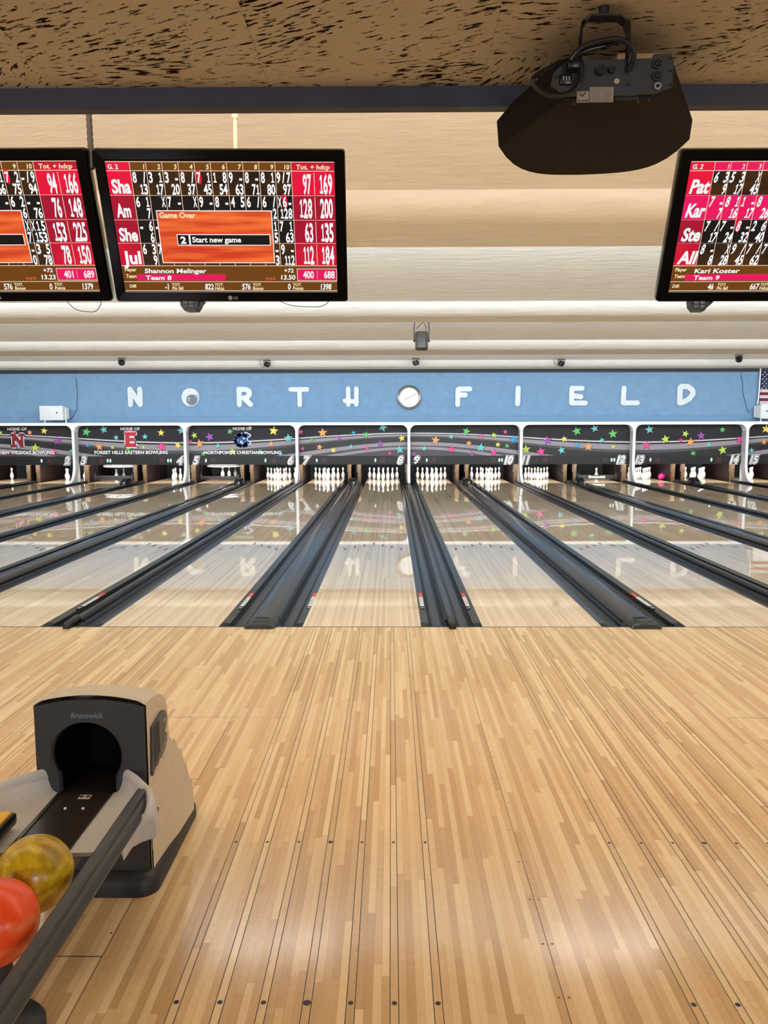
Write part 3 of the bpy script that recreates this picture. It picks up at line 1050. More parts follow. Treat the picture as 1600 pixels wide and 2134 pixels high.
SPOT = {1: (0, 0), 2: (-1, 1), 3: (1, 1), 4: (-2, 2), 5: (0, 2), 6: (2, 2), 7: (-3, 3), 8: (-1, 3), 9: (1, 3), 10: (3, 3)}
PNAME = {1: 'head pin at the front', 2: 'left pin of the second row', 3: 'right pin of the second row', 4: 'left pin of the third row', 5: 'middle pin of the third row', 6: 'right pin of the third row',
         7: 'far left pin of the back row', 8: 'inner left pin of the back row', 9: 'inner right pin of the back row', 10: 'far right pin of the back row'}
ALL = list(range(1, 11))
RACK = {1: [7], 2: [2, 4, 8, 6], 3: [2, 5], 4: [1, 3, 8], 5: [1, 3, 6], 6: ALL, 7: ALL, 8: ALL, 9: ALL, 10: ALL, 11: ALL, 12: [3], 13: ALL, 14: [1, 2, 3, 5, 6, 7, 8, 9, 10], 15: [3, 6, 10]}
first = True
for n, pins in RACK.items():
    for p in pins:
        a, b = SPOT[p]
        z = 0.085 if n == 5 else 0.0
        o = pin_proto if first else pin_proto.copy()
        if not first:
            COL.objects.link(o)
        first = False
        o.location = (LANE[n] + a * 0.1524, 18.29 + b * 0.264, z)
        if n == 5:
            lab = f'white pin lifted above lane five, {PNAME[p]}'
        else:
            lab = f'white red-banded bowling pin on lane {WD[n]}, {PNAME[p]}'
        tag(o, lab, 'bowling pin', f'bowling pins on lane {n}')

# ------------------------------------------------------------------ lettering on the blue wall
letter_mat = mat('letter_white', (206, 211, 216), 0.35, var=0.04, scale=6)
YW = 17.30


def letter(ch, x, z, strokes, r=0.078, lab=None):
    g = G()
    dpt = 0.055
    for st in strokes:
        for sa, sb in zip(st[:-1], st[1:]):
            dpt += 0.002
            stroke(g, [sa, sb], r, (x, YW, z), EX, EZ, 0, depth=(0, -dpt, 0), n=6)
    o = g.build('sign_letter', letter_mat, smooth=40)
    tag(o, lab or f'white raised letter {ch} on the blue wall above the masking panels', 'letter', 'letters of the name on the blue wall')
    return o


H_ = 0.235
letter('N', -7.612, 2.655, [[(-.15, -H_), (-.15, H_)], [(-.15, H_), (.15, -H_)], [(.15, -H_), (.15, H_)]])
bowl = [(-.12, .23), (.03, .23), (.14, .17), (.15, .08), (.09, 0.0), (-.02, -.04)]
letter('R', -4.237, 2.645, [[(-.17, -H_), (-.17, H_)], bowl, [(-.03, -.03), (.18, -.23)]])
letter('T', -2.567, 2.65, [[(-.25, .22), (.25, .22)], [(0.02, .2), (0.02, -.25)]], 0.07)
letter('H', -0.944, 2.65, [[(-.11, .24), (-.11, -.24)], [(.14, .24), (.14, -.24)], [(-.21, -.13), (.12, -.16)]], 0.07)
letter('F', 2.473, 2.65, [[(-.16, .20), (-.17, -.25)], [(-.13, .22), (.20, .22)], [(-.13, .04), (.06, .04)]], 0.076)
letter('I', 4.149, 2.66, [[(0, .23), (-.01, -.24)]])
letter('E', 5.969, 2.655, [[(-.18, -.22), (-.18, .23)], [(-.17, .22), (.13, .23)], [(-.16, .0), (.10, -.03)], [(-.18, -.22), (.24, -.22)]], 0.075)
letter('L', 7.538, 2.655, [[(-.16, .23), (-.17, -.22)], [(-.17, -.22), (.26, -.22)]], 0.076)
letter('D', 9.278, 2.68, [[(-.19, -.25), (-.19, .22)], [(-.15, .25), (.05, .24), (.19, .13), (.20, .02), (.10, -.12), (-.03, -.2), (-.18, -.25)]], 0.08)
# round emblem standing for the first O
t = thing('sign_emblem', (-5.909, YW, 2.64), 'round white emblem with a grey bowling ball, standing as the O of the wall name', 'emblem')
g = G()
g.cyl((-5.909, YW, 2.64), (-5.909, YW - 0.05, 2.64), 0.275, 40)
g.build('disc', letter_mat, t)
g = G()
g.cyl((-5.87, YW - 0.045, 2.56), (-5.87, YW - 0.058, 2.56), 0.165, 32, 0)
for dx, dz in ((-0.10, 0.04), (-0.06, 0.045), (-0.085, -0.02)):
    g.cyl((-5.87 + dx, YW - 0.05, 2.56 + dz), (-5.87 + dx, YW - 0.061, 2.56 + dz), 0.018, 10, 1)
g.build('ball_motif', [mat('emblem_grey', (92, 102, 112), 0.4), letter_mat], t)['label'] = 'grey ball with three white finger holes'
g = G()
for i in range(6):
    z_ = 2.71 - i * 0.045
    x1 = -5.909 + math.sqrt(max(0.262 ** 2 - (z_ - 2.64) ** 2, 0))
    x0 = -5.87 + math.sqrt(max(0.168 ** 2 - (z_ - 2.56) ** 2, 0)) if abs(z_ - 2.56) < 0.165 else -5.80
    g = G()
    g.box(x0, x1, YW - 0.056, YW - 0.049, z_ - 0.008, z_ + 0.008)
    g.build('speed_line', mat('emblem_grey2', (60, 68, 76), 0.4), t)
# clock
t = thing('wall_clock', (0.815, YW, 2.62), 'round silver-rimmed wall clock with a white face, between the letters H and F', 'clock')
cx, cz = 0.815, 2.62
g = G()
ring_p = [(0.29, 0.02), (0.30, 0.075), (0.335, 0.09), (0.37, 0.07), (0.38, 0.0)]
g.loft([[(cx + r_ * cos(2 * pi * i / 48), YW - d_, cz + r_ * sin(2 * pi * i / 48)) for i in range(48)] for r_, d_ in ring_p])
g.build('rim', mat('clock_silver', (150, 150, 148), 0.3, metal=0.8), t)
g = G()
g.cyl((cx, YW, cz), (cx, YW - 0.03, cz), 0.30, 48)
face_ = g.build('face', mat('clock_face', (240, 242, 244), 0.4, var=0.01), t)
g = G()
for i in range(1, 13):
    a = pi / 2 - i * pi / 6
    text(g, str(i), (cx + 0.235 * cos(a), YW - 0.031, cz + 0.235 * sin(a) - 0.022), EX, EZ, 0.045, 0, 'C', bold=0.0)
g.build('numerals', mat('clock_grey', (176, 178, 180), 0.5), face_, smooth=0)
for nm, a, l, w_ in (('hour_hand', radians(207), 0.15, 0.007), ('minute_hand', radians(28), 0.25, 0.005)):
    g = G()
    stroke(g, [(0, 0), (l * cos(a), l * sin(a))], w_, (cx, YW - 0.036, cz), EX, EZ, 0, depth=(0, -0.003, 0))
    g.build(nm, black_plastic, t)

# ------------------------------------------------------------------ boxes on top of the masking units
white_box = mat('cream_box', (222, 224, 226), 0.5, var=0.02)
for cx, dr, lab in ((-10.04, 1, 'white wedge-sided loudspeaker box on short legs, above the post between lanes two and three'), (11.72, -1, 'white wedge-sided loudspeaker box on short legs, below the flag at the far right')):
    t = thing('loudspeaker_box', (cx, 16.95, 1.866), lab, 'speaker', 'speaker boxes on the masking units')
    g = G()
    w = 0.355
    yf, yb = 16.82, 17.15
    fr = [(cx - w, yf, 1.96), (cx + w, yf, 1.94), (cx + w, yf, 2.375), (cx - w, yf, 2.375)]
    sh = 0.0
    bk = [(cx - w * 0.8 + 0.12 * dr, yb, 2.0), (cx + w * 0.8 + 0.12 * dr, yb, 2.0), (cx + w * 0.8 + 0.12 * dr, yb, 2.32), (cx - w * 0.8 + 0.12 * dr, yb, 2.32)]
    g.loft([fr, bk], 0, True, True, True)
    g.build('cabinet', white_box, t, smooth=20)
    g = G()
    g.rbox(cx - w, cx + w, yf - 0.012, yf + 0.001, 1.945, 2.378, 0.005)
    g.build('front_panel', white_box, t)
    g = G()
    g.cyl((cx + 0.17 * dr, yf - 0.010, 2.17), (cx + 0.17 * dr, yf - 0.016, 2.17), 0.024, 14)
    g.build('badge', black_plastic, t)
    for lx in (-0.27, 0.38 * 1.0 if dr > 0 else 0.27):
        g = G()
        g.box(cx + lx - 0.015, cx + lx + 0.015, 16.95, 16.98, 1.866, 2.02 if lx < 0.3 else 2.30)
        g.build('leg', white_paint, t)
# thin wires down the blue wall
for pts, lab in (([(-9.424, 3.349), (-9.423, 3.058), (-9.405, 2.75), (-9.435, 2.473), (-9.428, 2.297), (-9.56, 2.08), (-9.64, 1.988)], 'thin dark wire running down the blue wall to the left speaker box'),
                 ([(10.93, 3.45), (10.945, 3.2), (11.007, 3.005), (11.01, 2.75), (11.09, 2.497), (11.15, 2.3), (11.226, 2.132)], 'thin dark wire running down the blue wall to the right speaker box')):
    g = G()
    P = []
    for (a, b), (c_, d) in zip(pts[:-1], pts[1:]):
        for i in range(4):
            P.append((a + (c_ - a) * i / 4, 17.285, b + (d - b) * i / 4))
    P.append((pts[-1][0], 17.25, pts[-1][1]))
    g.tube(P, 0.008, 6)
    tag(g.build('speaker_wire', mat('wire_dark', (46, 60, 78), 0.6)), lab, 'wire')

# ------------------------------------------------------------------ flag at the right end of the wall
t = thing('flag', (12.2, 17.2, 2.0), 'flag with white stars on navy and red stripes, hung at the far right wall', 'flag')
FW, FZ1, FZ0 = 1.75, 3.465, 2.30
fx = 11.50
fl = [mat('flag_navy', (24, 30, 66), 0.8), mat('flag_red', (120, 22, 44), 0.8), mat('flag_white', (206, 202, 202), 0.8)]
g = G()


def fold(x):
    return 17.22 - 0.02 * (1 + sin(x * 9.0))


sh_ = (FZ1 - FZ0) / 13 * 1.25
for i in range(13):
    z1 = FZ1 - i * (FZ1 - FZ0 - 0.0) / 13
    z0 = FZ1 - (i + 1) * (FZ1 - FZ0) / 13
    for j in range(24):
        xa_, xb_ = fx + FW * j / 24, fx + FW * (j + 1) / 24
        canton = i < 7 and j < 10
        mi = 0 if canton else (1 if i % 2 == 0 else 2)
        g.quad((xa_, fold(xa_), z0), (xb_, fold(xb_), z0), (xb_, fold(xb_), z1), (xa_, fold(xa_), z1), mi)
for r_ in range(9):
    for c_ in range(6 if r_ % 2 == 0 else 5):
        sx = fx + 0.06 + (c_ + (0 if r_ % 2 == 0 else 0.5)) * 0.122
        sz = FZ1 - 0.055 - r_ * 0.067
        pts = []
        for j in range(10):
            q = 0.032 if j % 2 == 0 else 0.013
            a = pi / 2 + j * pi / 5
            pts.append((sx + q * cos(a), fold(sx) - 0.006, sz + q * sin(a)))
        g.poly(pts, 2)
g.build('cloth', fl, t, smooth=0)
g = G()
g.tube([(fx - 0.02, 17.2, 3.47), (fx - 0.035, 17.2, 2.6), (fx - 0.06, 17.2, 2.38)], 0.02, 8)
g.build('pole', white_paint, t)

# ------------------------------------------------------------------ little spotlights on the far ceiling
for i, (x, y) in enumerate([(-7.49, 15.79), (-3.35, 16.1), (0.976, 15.95), (5.2, 16.1), (10.108, 15.6)]):
    zc = Z_REC + 0.56 * (16.22 - y) / (16.22 - 12.349) if y < 16.22 else Z_REC
    zc = Z_REC + 0.045 if zc > Z_REC + 0.05 else zc
    nm = ['first', 'second', 'third', 'fourth', 'fifth'][i]
    where = ['above the letter N', 'above and between the letters R and T', 'above the wall clock', 'above and left of the letter E', 'near the flag'][i]
    t = thing('spotlight', (x, y, 3.62), f'small black spotlight under the last ceiling step, {where}', 'spotlight', 'small spotlights before the wall')
    zt = Z_REC + 0.56 * (16.22 - y) / 3.9
    g = G()
    g.box(x - 0.10, x + 0.10, y - 0.02, y + 0.02, zt - 0.035, zt + 0.01)
    for sx in (-0.09, 0.09):
        g.box(x + sx - 0.008, x + sx + 0.008, y - 0.012, y + 0.012, zt - 0.17, zt - 0.02)
    g.build('bracket', black_plastic, t)
    g = G()
    d = Vector((0.25 * (-1) ** i, -0.3 + 0.2 * i, -0.8)).normalized()
    c0 = Vector((x, y, zt - 0.13))
    g.tube([c0 - d * 0.07, c0 - d * 0.06, c0 + d * 0.05, c0 + d * 0.075], [0.045, 0.075, 0.085, 0.07], 16)
    g.build('head', black_plastic, t)
    if i in (1, 3):
        g = G()
        g.tube([(x - 0.02, y, zt - 0.16), (x - 0.10, y - 0.02, zt - 0.22), (x - 0.20, y, zt - 0.12), (x - 0.22, y, zt - 0.02)], 0.007, 6)
        g.build('cable', black_plastic, t)

# large square stage lamp hanging further forward
t = thing('stage_lamp', (0.862, 9.0, 3.4), 'grey-brown can-shaped stage lamp hung from the ceiling above lane nine', 'stage lamp')
x, y = 0.862, 8.75
zt = Z_REC + 0.56 * (10.88 - y) / (10.88 - 6.324)
g = G()
W_, D_ = 0.125, 0.10
oct_ = [(-W_, -0.055), (-W_ + 0.055, -D_), (W_ - 0.055, -D_), (W_, -0.055), (W_, 0.055), (W_ - 0.055, D_), (-W_ + 0.055, D_), (-W_, 0.055)]
rot = Matrix.Rotation(radians(-14), 3, 'X')
zc0 = 3.42


def od(zz_, s_=1.0):
    return [Vector((x, y, zc0)) + rot @ Vector((a * s_, b * s_, zz_)) for a, b in oct_]


g.loft([od(0.165, 0.93), od(0.15), od(-0.15), od(-0.165, 0.95)], 0, True, True, True)
g.build('housing', mat('lamp_bronze', (60, 54, 46), 0.45, metal=0.2), t, smooth=25)
g = G()
g.tube([(x - 0.14, y, 3.42), (x - 0.145, y, 3.58), (x - 0.14, y, zt - 0.12), (x - 0.12, y, zt - 0.10), (x + 0.12, y, zt - 0.10), (x + 0.14, y, zt - 0.12), (x + 0.145, y, 3.58), (x + 0.14, y, 3.42)], 0.012, 8)
g.cyl((x, y, zt - 0.10), (x, y, zt + 0.01), 0.03, 12)
g.build('yoke', black_plastic, t)
for sx in (-1, 1):
    g = G()
    g.cyl((x + sx * 0.125, y, 3.42), (x + sx * 0.165, y, 3.42), 0.02, 10)
    g.build('knob', black_plastic, t)
g = G()
g.tube([(x + 0.08, y - 0.02, 3.59), (x + 0.09, y - 0.04, 3.68), (x + 0.03, y - 0.03, zt - 0.14), (x - 0.10, y - 0.02, 3.66)], 0.008, 6)
g.build('cable', black_plastic, t)

# ------------------------------------------------------------------ score screens
SCOL = dict(white=(255, 255, 255), black=(6, 5, 7), cream=(255, 240, 190), red1=(206, 12, 48), red2=(170, 8, 46), redhi=(238, 10, 60), brown=(112, 66, 14), brown2=(44, 26, 14), pink=(240, 14, 96), line=(255, 214, 186),
            grey=(150, 146, 142), orange=(255, 92, 40), rust=(150, 34, 20), dark=(14, 12, 13), coral=(240, 90, 80))
SNAMES = list(SCOL)
SMAT = [emit('screen_' + k, v, 0.95) for k, v in SCOL.items()]
SMAT[SNAMES.index('orange')] = emit('screen_orange_grain', (214, 60, 30), 0.95, (255, 120, 56), (3, 40, 40))
SMAT[SNAMES.index('brown2')] = emit('screen_brown_grain', (30, 20, 14), 0.95, (74, 44, 14), (4, 18, 18))
SMAT[SNAMES.index('brown')] = emit('screen_brown', (98, 56, 10), 0.95, (128, 78, 18), (4, 20, 20))
SMAT[SNAMES.index('red1')] = emit('screen_red_grain', (186, 8, 46), 0.95, (222, 16, 56), (6, 10, 10))
SI_ = {k: i for i, k in enumerate(SNAMES)}
TV_W, TV_H = 1.0, 0.6043
bezel = mat('tv_gloss_black', (4, 4, 5), 0.14, spec=0.12)


class Screen:
    def __init__(s, TL, ex, dn):
        s.O, s.ex, s.dn = Vector(TL), Vector(ex).normalized(), Vector(dn).normalized()
        s.n = s.ex.cross(-s.dn).normalized()      # towards the viewer
        if s.n.y > 0:
            s.n = -s.n
        s.g = G()

    def p(s, a, b, h=0.0):
        return s.O + s.ex * a + s.dn * b + s.n * h

    def rect(s, a0, b0, a1, b1, c, h):
        s.g.quad(s.p(a0, b1, h), s.p(a1, b1, h), s.p(a1, b0, h), s.p(a0, b0, h), SI_[c])

    ONE = [(0, 0), (.64, 0), (.64, .15), (.43, .15), (.43, 1), (.25, 1), (.02, .86), (.02, .68), (.22, .79), (.22, .15), (0, .15)]

    def t(s, st, a, b, hgt, c='white', al='L', xs=0.7, shear=0.0, bold=0.025, width=None, outline=0.035, h=0.0016):
        if width is not None and '1' in st and st.isdigit():
            ws = [0.78 if q == '1' else 1.0 for q in st]
            u = width / (sum(ws) + 0.08 * (len(st) - 1)) * (1.12 if len(st) > 1 else 1.25 if st == '1' else 1.0)
            tot_ = u * (sum(ws) + 0.08 * (len(st) - 1))
            x = a - {'L': 0, 'C': tot_ / 2, 'R': tot_}[al]
            for q, w_ in zip(st, ws):
                if q == '1':
                    for k_, col_, hh in ((1.0, 'black', h * 0.5 + 0.003), (0.0, c, h)):
                        e = 0.0012 * k_
                        pts = []
                        for px_, py_ in s.ONE:
                            pts.append(s.p(x + (px_ / 0.64 * (w_ * u + 2 * e) - e) + shear * py_ * hgt, b - (py_ * (hgt + 2 * e) - e), hh))
                        s.g.poly(pts, SI_[col_])
                else:
                    s.t(q, x, b, hgt, c, 'L', xs, shear, bold, w_ * u, outline, h)
                x += (w_ + 0.08) * u
            return
        text(s.g, st, s.p(a, b, 0.0), s.ex, -s.dn, hgt, SI_[c], al, width=width, xs=xs, shear=shear, bold=bold, outline=outline, om=SI_['black'], lift=s.n * h)


A0, A1 = 0.0445, 0.956
FR0, FRW = 0.1405, 0.0643
AT = 0.7835
ROWB = [0.0815, 0.1735, 0.268, 0.360, 0.4515]


def DW(st, d=0.0158):
    """width of a condensed screen number"""
    w = sum(0.62 if c in '1' else 0.75 if c in '-/' else 1.0 for c in st)
    return d * (w + 0.06 * (len(st) - 1))


def score_tv(TL, ex, dn, label, head, rows, popup, player, team, totals, italic, marks, shown=range(1, 11), tails=None, hi_row=None, tot=True, bottom=None, mph=None, pinkbox=None):
    S = Screen(TL, ex, dn)
    loc = S.p(0.5, 0.0, -0.05)
    t = thing('score_screen', loc, label, 'television', 'score televisions under the ceiling')
    # casing
    g = G()

    def ring(inset, h, rad):
        pts = []
        for cx_, cy_, a0 in ((TV_W - inset - rad, inset + rad, -90), (TV_W - inset - rad, TV_H - inset - rad, 0), (inset + rad, TV_H - inset - rad, 90), (inset + rad, inset + rad, 180)):
            for i in range(5):
                a = radians(a0 + 22.5 * i)
                pts.append(S.p(cx_ + rad * cos(a), cy_ + rad * sin(a), h))
        return pts
    g.loft([ring(0.05, -0.085, 0.02), ring(0.006, -0.06, 0.012), ring(0.0, -0.02, 0.012), ring(0.0, 0.0, 0.012), ring(0.004, 0.006, 0.010), ring(0.040, 0.004, 0.004), ring(0.041, -0.004, 0.004)], 0, True, True, True)
    casing = g.build('casing', bezel, t, smooth=40)
    R_, T_ = S.rect, S.t
    R_(A0 - 0.002, 0.0465, A1 + 0.002, 0.5645, 'dark', 0.0045)
    hd = 0.0050
    hc = 'pink' if italic else 'brown'
    R_(A0, 0.049, FR0, 0.0805, 'redhi', hd)
    R_(FR0, 0.049, AT, 0.0805, hc, hd)
    R_(AT, 0.049, A1, 0.0805, 'red1', hd)
    for i in range(4):
        b0, b1 = ROWB[i], ROWB[i + 1]
        hi = hi_row == i
        R_(A0, b0, FR0, b1, 'pink' if hi else ('redhi' if i == 0 else 'red1' if i == 3 else 'red2'), hd)
        R_(FR0, b0, AT, b1, 'pink' if hi else ('brown2' if i in (0, 3) else 'dark'), hd)
        R_(AT, b0, A1, b1, 'pink' if hi else ('redhi' if i == 0 else 'red1' if i == 3 else 'red2'), hd)
    R_(A0, 0.453, A1, 0.5165, 'brown', hd)
    R_(A0, 0.5205, A1, 0.556, 'brown', hd)
    h2 = 0.0056
    for b in (0.0478, 0.0812, 0.4517, 0.5185, 0.5565):
        R_(A0, b - 0.0013, A1, b + 0.0013, 'line', h2)
    R_(A0, 0.5605, A1, 0.563, 'grey', h2)
    for b in ROWB[1:4]:
        R_(A0, b - 0.0008, A1, b + 0.0008, 'line' if not italic else 'grey', h2)
    for i in range(11):
        a = FR0 + i * FRW
        R_(a - 0.0012, 0.048, a + 0.0012, 0.4515, 'line', h2)
    ht = 0.0064
    sl = 0.18 if italic else 0.0
    if head:
        T_(head, A0 + 0.008, 0.0745, 0.0165, 'white', 'L', 1.0, sl, h=ht)
    for i in shown:
        T_(str(i), FR0 + i * FRW - 0.008, 0.0745, 0.0165, 'cream', 'R', 1.0, 0.12, h=ht)
    if tot:
        T_('Tot. + hdcp', (AT + A1) / 2, 0.0745, 0.0165, 'cream', 'C', 0.95, 0.12, width=0.135, h=ht)
    for ri, (name, cells, tt) in enumerate(rows):
        b0 = ROWB[ri]
        if name:
            T_(name, A0 + 0.012 + (0.004 if len(name) < 3 else 0), b0 + 0.083, 0.049, 'white', 'L', 0.72, sl, bold=0.035, width=0.076 if len(name) == 3 else 0.058, h=ht)
        for fi, (l1, r1, cum) in cells.items():
            a = FR0 + (fi - 1) * FRW
            if (ri, fi) in marks:
                dx = marks[(ri, fi)]
                pts = [S.p(a + dx + 0.0105 * cos(2 * pi * i / 18) + 0.003 * sin(2 * pi * i / 18), b0 + 0.021 + 0.029 * sin(2 * pi * i / 18), 0.0060) for i in range(18)]
                S.g.poly(pts[::-1], SI_['redhi'])
            if fi == 10 and len(l1) == 3:
                for q, chx in enumerate(l1):
                    if chx != ' ':
                        T_(chx, a + 0.011 + q * 0.0205, b0 + 0.043, 0.0375, 'white', 'C', 0.62, sl, bold=0.03, width=DW(chx), h=ht)
            else:
                if l1:
                    T_(l1, a + 0.013, b0 + 0.043, 0.0375, 'white', 'C', 0.62, sl, bold=0.03, width=DW(l1), h=ht)
                if r1:
                    T_(r1, a + 0.052, b0 + 0.043, 0.0375, 'white', 'C', 0.62, sl, bold=0.03, width=DW(r1), h=ht)
            if cum:
                T_(cum, a + FRW - 0.004, b0 + 0.0875, 0.0375, 'white', 'R', 0.60, sl, bold=0.03, width=DW(cum), h=ht)
        if tt:
            T_(tt[0], AT + 0.078, b0 + 0.084, 0.070, 'white', 'R', 0.48, sl, bold=0.03, width=DW(tt[0], 0.0165), h=ht)
            T_(tt[1], A1 - 0.010, b0 + 0.084, 0.070, 'white', 'R', 0.48, sl, bold=0.03, width=DW(tt[1], 0.0165), h=ht)
            R_((AT + A1) / 2 + 0.003, b0 + 0.006, (AT + A1) / 2 + 0.0055, b0 + 0.088, 'line', ht)
    if player:
        T_('Player', A0 + 0.012, 0.4745, 0.0135, 'cream', 'L', 1.0, 0.1, h=ht)
        T_(player, A0 + 0.094, 0.482, 0.0175, 'white', 'L', 1.2, 0.15, h=ht, width=0.262 if not italic else 0.19)
        R_(A0 + 0.06, 0.487, 0.4797 if not italic else A1 - 0.2, 0.5135, 'pink', 0.0056)
        R_(A0 + 0.01, 0.501, 0.4797 if not italic else A1 - 0.2, 0.5035, 'redhi', 0.0059)
        T_('Team', A0 + 0.012, 0.5015, 0.0135, 'cream', 'L', 1.0, 0.1, h=ht)
        T_(team, A0 + 0.094, 0.5105, 0.0175, 'white', 'L', 1.2, 0.15, h=ht, width=0.11)
    if mph:
        T_('+72', AT - 0.012, 0.479, 0.0155, 'white', 'R', 1.15, 0.1, h=ht)
        T_('m.p.h.', AT - 0.088, 0.509, 0.0125, 'coral', 'R', 1.05, 0.12, h=ht, outline=0)
        T_(mph, AT - 0.006, 0.509, 0.0185, 'white', 'R', 1.1, 0.1, h=ht)
    if pinkbox:
        R_(AT + 0.002, 0.463, A1, 0.5145, 'line', 0.0056)
        R_(AT + 0.0045, 0.4655, A1 - 0.002, 0.512, 'pink', 0.0060)
        T_(pinkbox[0], AT + 0.074, 0.503, 0.029, 'white', 'R', 0.72, sl, h=ht + 0.001)
        T_(pinkbox[1], A1 - 0.010, 0.503, 0.029, 'white', 'R', 0.72, sl, h=ht + 0.001)
        R_((AT + A1) / 2 + 0.002, 0.472, (AT + A1) / 2 + 0.0035, 0.506, 'line', ht)
    for kind, st, a, al in bottom:
        if kind == 'n':
            T_(st, a, 0.551, 0.0235, 'white', al, 0.72, 0.08, h=ht)
        elif kind == 's':
            T_(st, a, 0.543, 0.0125, 'cream', al, 1.0, 0.12, h=ht)
        else:
            u_, l_ = st
            T_(u_, a, 0.5365, 0.0115, 'cream', al, 1.0, 0.12, h=ht)
            T_(l_, a, 0.552, 0.0125, 'cream', al, 1.0, 0.12, h=ht)
    if popup:
        pa0, pb0, pa1, pb1 = 0.2212, 0.2300, 0.6955, 0.4405
        R_(pa0, pb0, pa1, pb1, 'white', 0.0076)
        R_(pa0 + 0.0035, pb0 + 0.0035, pa1 - 0.0035, pb1 - 0.0035, 'orange', 0.0080)
        if popup == 'full':
            T_('Game Over', pa0 + 0.012, pb0 + 0.029, 0.021, 'cream', 'L', 1.0, 0, h=0.0095, width=0.148)
        R_(0.2942, 0.3235, 0.682, 0.3685, 'white', 0.0084)
        R_(0.2970, 0.3265, 0.3430, 0.3655, 'dark', 0.0088)
        R_(0.3500, 0.3265, 0.6792, 0.3655, 'dark', 0.0088)
        if popup == 'full':
            T_('2', 0.320, 0.3600, 0.026, 'white', 'C', 1.2, 0, h=0.0098, bold=0.04)
            T_('Start new game', 0.357, 0.3555, 0.021, 'white', 'L', 1.0, 0, h=0.0098, width=0.203)
    sc = S.g.build('screen', SMAT, t, smooth=0)
    # maker's mark
    g = G()
    c_ = [S.p(0.492 + 0.0095 * cos(2 * pi * i / 20), 0.587 + 0.0095 * sin(2 * pi * i / 20), 0.0065) for i in range(20)]
    g.poly(c_[::-1], 0)
    text(g, 'L', S.p(0.489, 0.590, 0.007), S.ex, -S.dn, 0.006, 1, 'L', bold=0.01)
    text(g, 'LG', S.p(0.506, 0.592, 0.0065), S.ex, -S.dn, 0.0105, 0, 'L', bold=0.03)
    g.build('maker_mark', [mat('mark_grey', (150, 150, 152), 0.4), black_plastic], casing, smooth=0)
    # mounting pole up to the ceiling
    top = S.p(0.55, 0.05, -0.09)
    g = G()
    zc = 3.522 + 0.728 * (-0.74 - top.y) / 3.66 + 0.01
    g.cyl((top.x, top.y, top.z - 0.05), (top.x, top.y, zc), 0.008, 12)
    g.cyl((top.x, top.y, 2.90 + 0.12), (top.x, top.y, 2.90 + 0.15), 0.013, 12)
    g.build('mounting_pole', mat('pole_cream', (226, 204, 170), 0.5), t)
    g = G()
    a = S.p(0.35, 0.2, -0.08)
    q = [S.p(0.3, 0.12, -0.082), S.p(0.7, 0.12, -0.082), S.p(0.7, 0.48, -0.082), S.p(0.3, 0.48, -0.082)]
    g.prism(q, -S.n * 0.03)
    g.build('mounting_plate', black_plastic, t)
    return S, t


EXT = (0.99968, 0.024, 0.0)
DNT = (-0.00949, 0.3955, -0.9184)
FIVE = [(1, ('8', '/', '13')), (2, ('3', '1', '17')), (3, ('3', '-', '20')), (4, ('8', '/', '37')), (5, ('7', '1', '45')), (6, ('1', '8', '54')), (7, ('9', '-', '63')), (8, ('8', '-', '71')), (9, ('8', '1', '80')), (10, ('9/7', '', '97'))]
BOT = lambda d, pf, hd, bo, pt: [('s', 'Diff.', A0 + 0.022, 'L'), ('n', d, 0.232, 'R'), ('p', ('TOT.', 'Pin fall'), 0.247, 'L'), ('n', pf, 0.425, 'R'), ('p', ('TOT.', 'Hdcp'), 0.430, 'L'), ('n', hd, 0.583, 'R'), ('p', ('TOT.', 'Bonus'), 0.593, 'L'), ('n', bo, 0.755, 'R'), ('p', ('TOT.', 'Points'), 0.765, 'L'), ('n', pt, 0.930, 'R')]
S_main, t_main = score_tv((-0.92, -3.595, 2.868), EXT, DNT, 'black score television with a Game Over box on its screen, whole in view', 'G. 2', [
    ('Sha', dict(FIVE), ('97', '169')),
    ('Am', {1: ('6', '1', '7'), 2: ('', 'X', ''), 3: ('7', '-', ''), 4: ('', 'X', ''), 5: ('9', '-', ''), 6: ('8', '-', ''), 7: ('4', '5', ''), 8: ('6', '/', ''), 9: ('6', '/', '2'), 10: ('X6-', '', '128')}, ('128', '200')),
    ('She', {1: ('-', '6', '6'), 2: ('-', '', ''), 9: ('', '1', '5'), 10: ('7', '1', '63')}, ('63', '135')),
    ('Jul', {1: ('6', '3', '9'), 2: ('7', '', ''), 9: ('', '-', '3'), 10: ('9', '-', '112')}, ('112', '184'))],
    'full', 'Shannon Melinger', 'Team 8', None, False, {(0, 5): 0.013, (1, 10): 0.0315}, mph='13.50', pinkbox=('400', '688'), bottom=BOT('-1', '822', '576', '0', '1398'))
S_left, t_left = score_tv((-1.945, -3.600, 2.869), (1, 0, 0), (0, 0.3955, -0.9184), 'black score television cut off by the left edge, its right half showing', '', [
    ('', {8: ('', '1', '66'), 9: ('7', '2', '75'), 10: ('-/9', '', '94')}, ('94', '166')),
    ('', {8: ('8', '-', ''), 9: ('6', '2', '6'), 10: ('-', '-', '76')}, ('76', '148')),
    ('', {9: ('', 'X', '7'), 10: ('X15', '', '153')}, ('153', '225')),
    ('', {9: ('', '-', '0'), 10: ('3', '5', '78')}, ('78', '150'))],
    'plain', '', '', None, False, {(0, 9): 0.013}, shown=(8, 9, 10), mph='13.23', pinkbox=('401', '689'),
    bottom=[('n', '576', 0.583, 'R'), ('p', ('TOT.', 'Bonus'), 0.593, 'L'), ('n', '0', 0.755, 'R'), ('p', ('TOT.', 'Points'), 0.765, 'L'), ('n', '1379', 0.930, 'R')])
